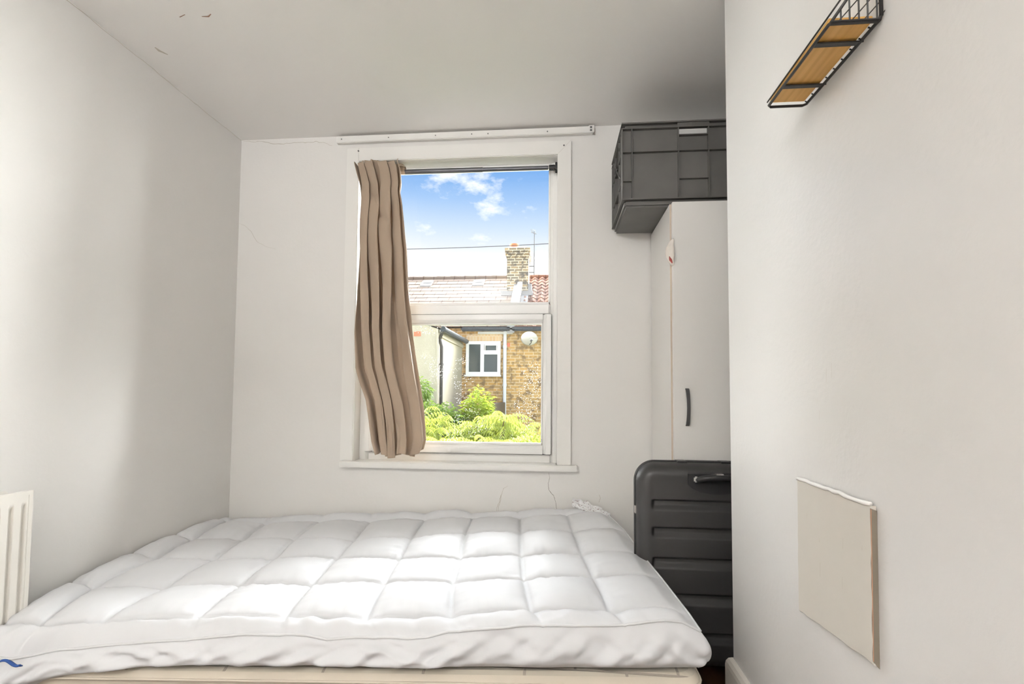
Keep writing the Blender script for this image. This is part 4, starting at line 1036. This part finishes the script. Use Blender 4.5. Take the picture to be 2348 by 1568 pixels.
# ------------------------------------------------------------------ trees
def leaf(mb, p, d, w, l, droop, up=Vector((0, 0, 1))):
    d = d.normalized(); a = d.cross(up)
    if a.length < 1e-3: a = Vector((1, 0, 0))
    a.normalize()
    tip = p+d*l+Vector((0, 0, -droop*l)); mid_ = p+d*l*0.5+Vector((0, 0, -droop*l*0.25))
    mb.add([p, mid_+a*w/2, tip, mid_-a*w/2], [(0, 1, 2, 3)])
def frond(mb, p, d, L, n=9, lw=0.035, ll=0.13):
    pts = []; q = p.copy(); v = d.normalized()
    for k in range(n+1):
        pts.append(q.copy()); q = q+v*(L/n); v = (v+Vector((0, 0, -0.16))).normalized()
    for k in range(1, n+1):
        t = (pts[k]-pts[k-1]).normalized(); a = t.cross(Vector((0, 0, 1)))
        if a.length < 1e-3: a = Vector((1, 0, 0))
        a.normalize(); f = math.sin(PI*(0.25+0.7*k/n))
        for s in (-1, 1):
            leaf(mb, pts[k], a*s*0.8+t*0.45+Vector((0, 0, -0.25)), lw, ll*f, 0.8)
    leaf(mb, pts[-1], (pts[-1]-pts[-2]), lw, ll*0.6, 0.6)
    mb.add([pts[0]+Vector((0.004, 0, 0)), pts[0]-Vector((0.004, 0, 0)), pts[-1]], [(0, 1, 2)])
def frond_tree(loc, h, rad, nb, m, label, seed, dense=7):
    random.seed(seed)
    x, y = loc; tr = thing('tree', label, 'tree', (x, y, GZ), 'trees below the window')
    tops = [(Vector((x+rad*0.8*random.uniform(-1, 1), y+rad*0.8*random.uniform(-1, 1), h-random.random()**1.6*1.2)), ) for _ in range(int(nb*1.6))]
    fb = MB()
    for (c,) in tops:
        for k in range(dense):
            a = 2*PI*(k/dense)+random.uniform(-0.3, 0.3); e_ = random.uniform(0.1, 1.1)
            frond(fb, c+Vector((0, 0, random.uniform(-0.1, 0.1))), Vector((math.cos(a), math.sin(a), e_)), random.uniform(0.26, 0.50), n=8, lw=0.03, ll=0.10)
    fb.build('foliage', m, tr)
    tb = MB()
    tb.tube([(x, y, GZ), (x+0.03, y, GZ+1.2), (x, y, h-1.7)], [0.07, 0.06, 0.04], 8)
    for (c,) in tops: tb.tube([(x, y, h-1.9), ((x+c.x)/2, (y+c.y)/2, (h-1.9+c.z)/2+0.1), tuple(c)], [0.03, 0.02, 0.008], 5)
    tb.build('trunk', m_bark, tr)
def round_tree(loc, h, rad, n, m, label, seed, sq=1.0, size=0.07, conic=False):
    random.seed(seed)
    x, y = loc; tr = thing('tree', label, 'tree', (x, y, GZ))
    fb = MB(); cz0 = h-rad*sq
    for k in range(n):
        v = Vector((random.gauss(0, 1), random.gauss(0, 1), random.gauss(0, 1))).normalized()
        r = rad*random.uniform(0.55, 1.0)*(1+0.25*noise.noise(v*2.3+Vector((seed, 0, 0))))
        if conic: r *= 1-0.55*max(0, v.z)*abs(1-abs(v.z))
        p = Vector((x, y, cz0))+Vector((v.x*r*(0.75 if conic and v.z > 0.3 else 1), v.y*r, v.z*r*sq))
        d = (v+Vector((random.uniform(-.8, .8), random.uniform(-.8, .8), random.uniform(-.6, .3)))).normalized()
        leaf(fb, p, d, size*0.6, size*random.uniform(0.8, 1.6), 0.5, Vector((random.uniform(-.4, .4), random.uniform(-.4, .4), 1)))
    fb.build('foliage', m, tr)
    MB().tube([(x, y, GZ), (x+0.02, y, (GZ+cz0)/2), (x, y, cz0)], [0.06, 0.05, 0.03], 8).build('trunk', m_bark, tr)
round_tree((-1.42, 9.0), 1.18, 0.50, 2600, m_leafA, 'lime green shrub with pointed top in front of the brick wall', 3, sq=1.35, size=0.085, conic=True)
round_tree((-1.55, 8.9), 0.72, 0.55, 2200, m_leafA, 'lime green bush at the foot of the pointed shrub', 8, sq=0.9, size=0.085)
round_tree((-2.30, 8.4), 0.95, 0.38, 1500, m_leafC, 'green bush beside the curtain edge below the rendered wall', 4, size=0.08)
round_tree((-2.45, 8.6), 1.36, 0.24, 500, m_leafC, 'small round green treetop nearest the curtain', 14, size=0.07)
round_tree((-1.93, 8.6), 0.86, 0.34, 1500, m_leafC, 'dark green bush between curtain and pointed shrub', 5, size=0.07)
for loc, h, rad, nb, lb, sd in (((-1.75, 7.3), 0.66, 0.45, 16, 'feathery green tree just right of the curtain', 21), ((-1.05, 7.4), 0.66, 0.42, 16, 'feathery green tree below the pointed shrub', 22),
                                ((-0.62, 7.8), 0.52, 0.40, 14, 'feathery green tree below the white downpipe', 23), ((-0.30, 7.0), 0.40, 0.32, 12, 'feathery green tree at the lower right corner of the window', 24),
                                ((-1.35, 6.4), 0.38, 0.42, 14, 'nearest feathery tree low in the middle of the window', 25), ((-0.65, 6.3), 0.34, 0.36, 12, 'low feathery tree right of the nearest one', 26)):
    frond_tree(loc, h, rad, nb, m_leafB, lb, sd)
bpy.context.view_layer.update()
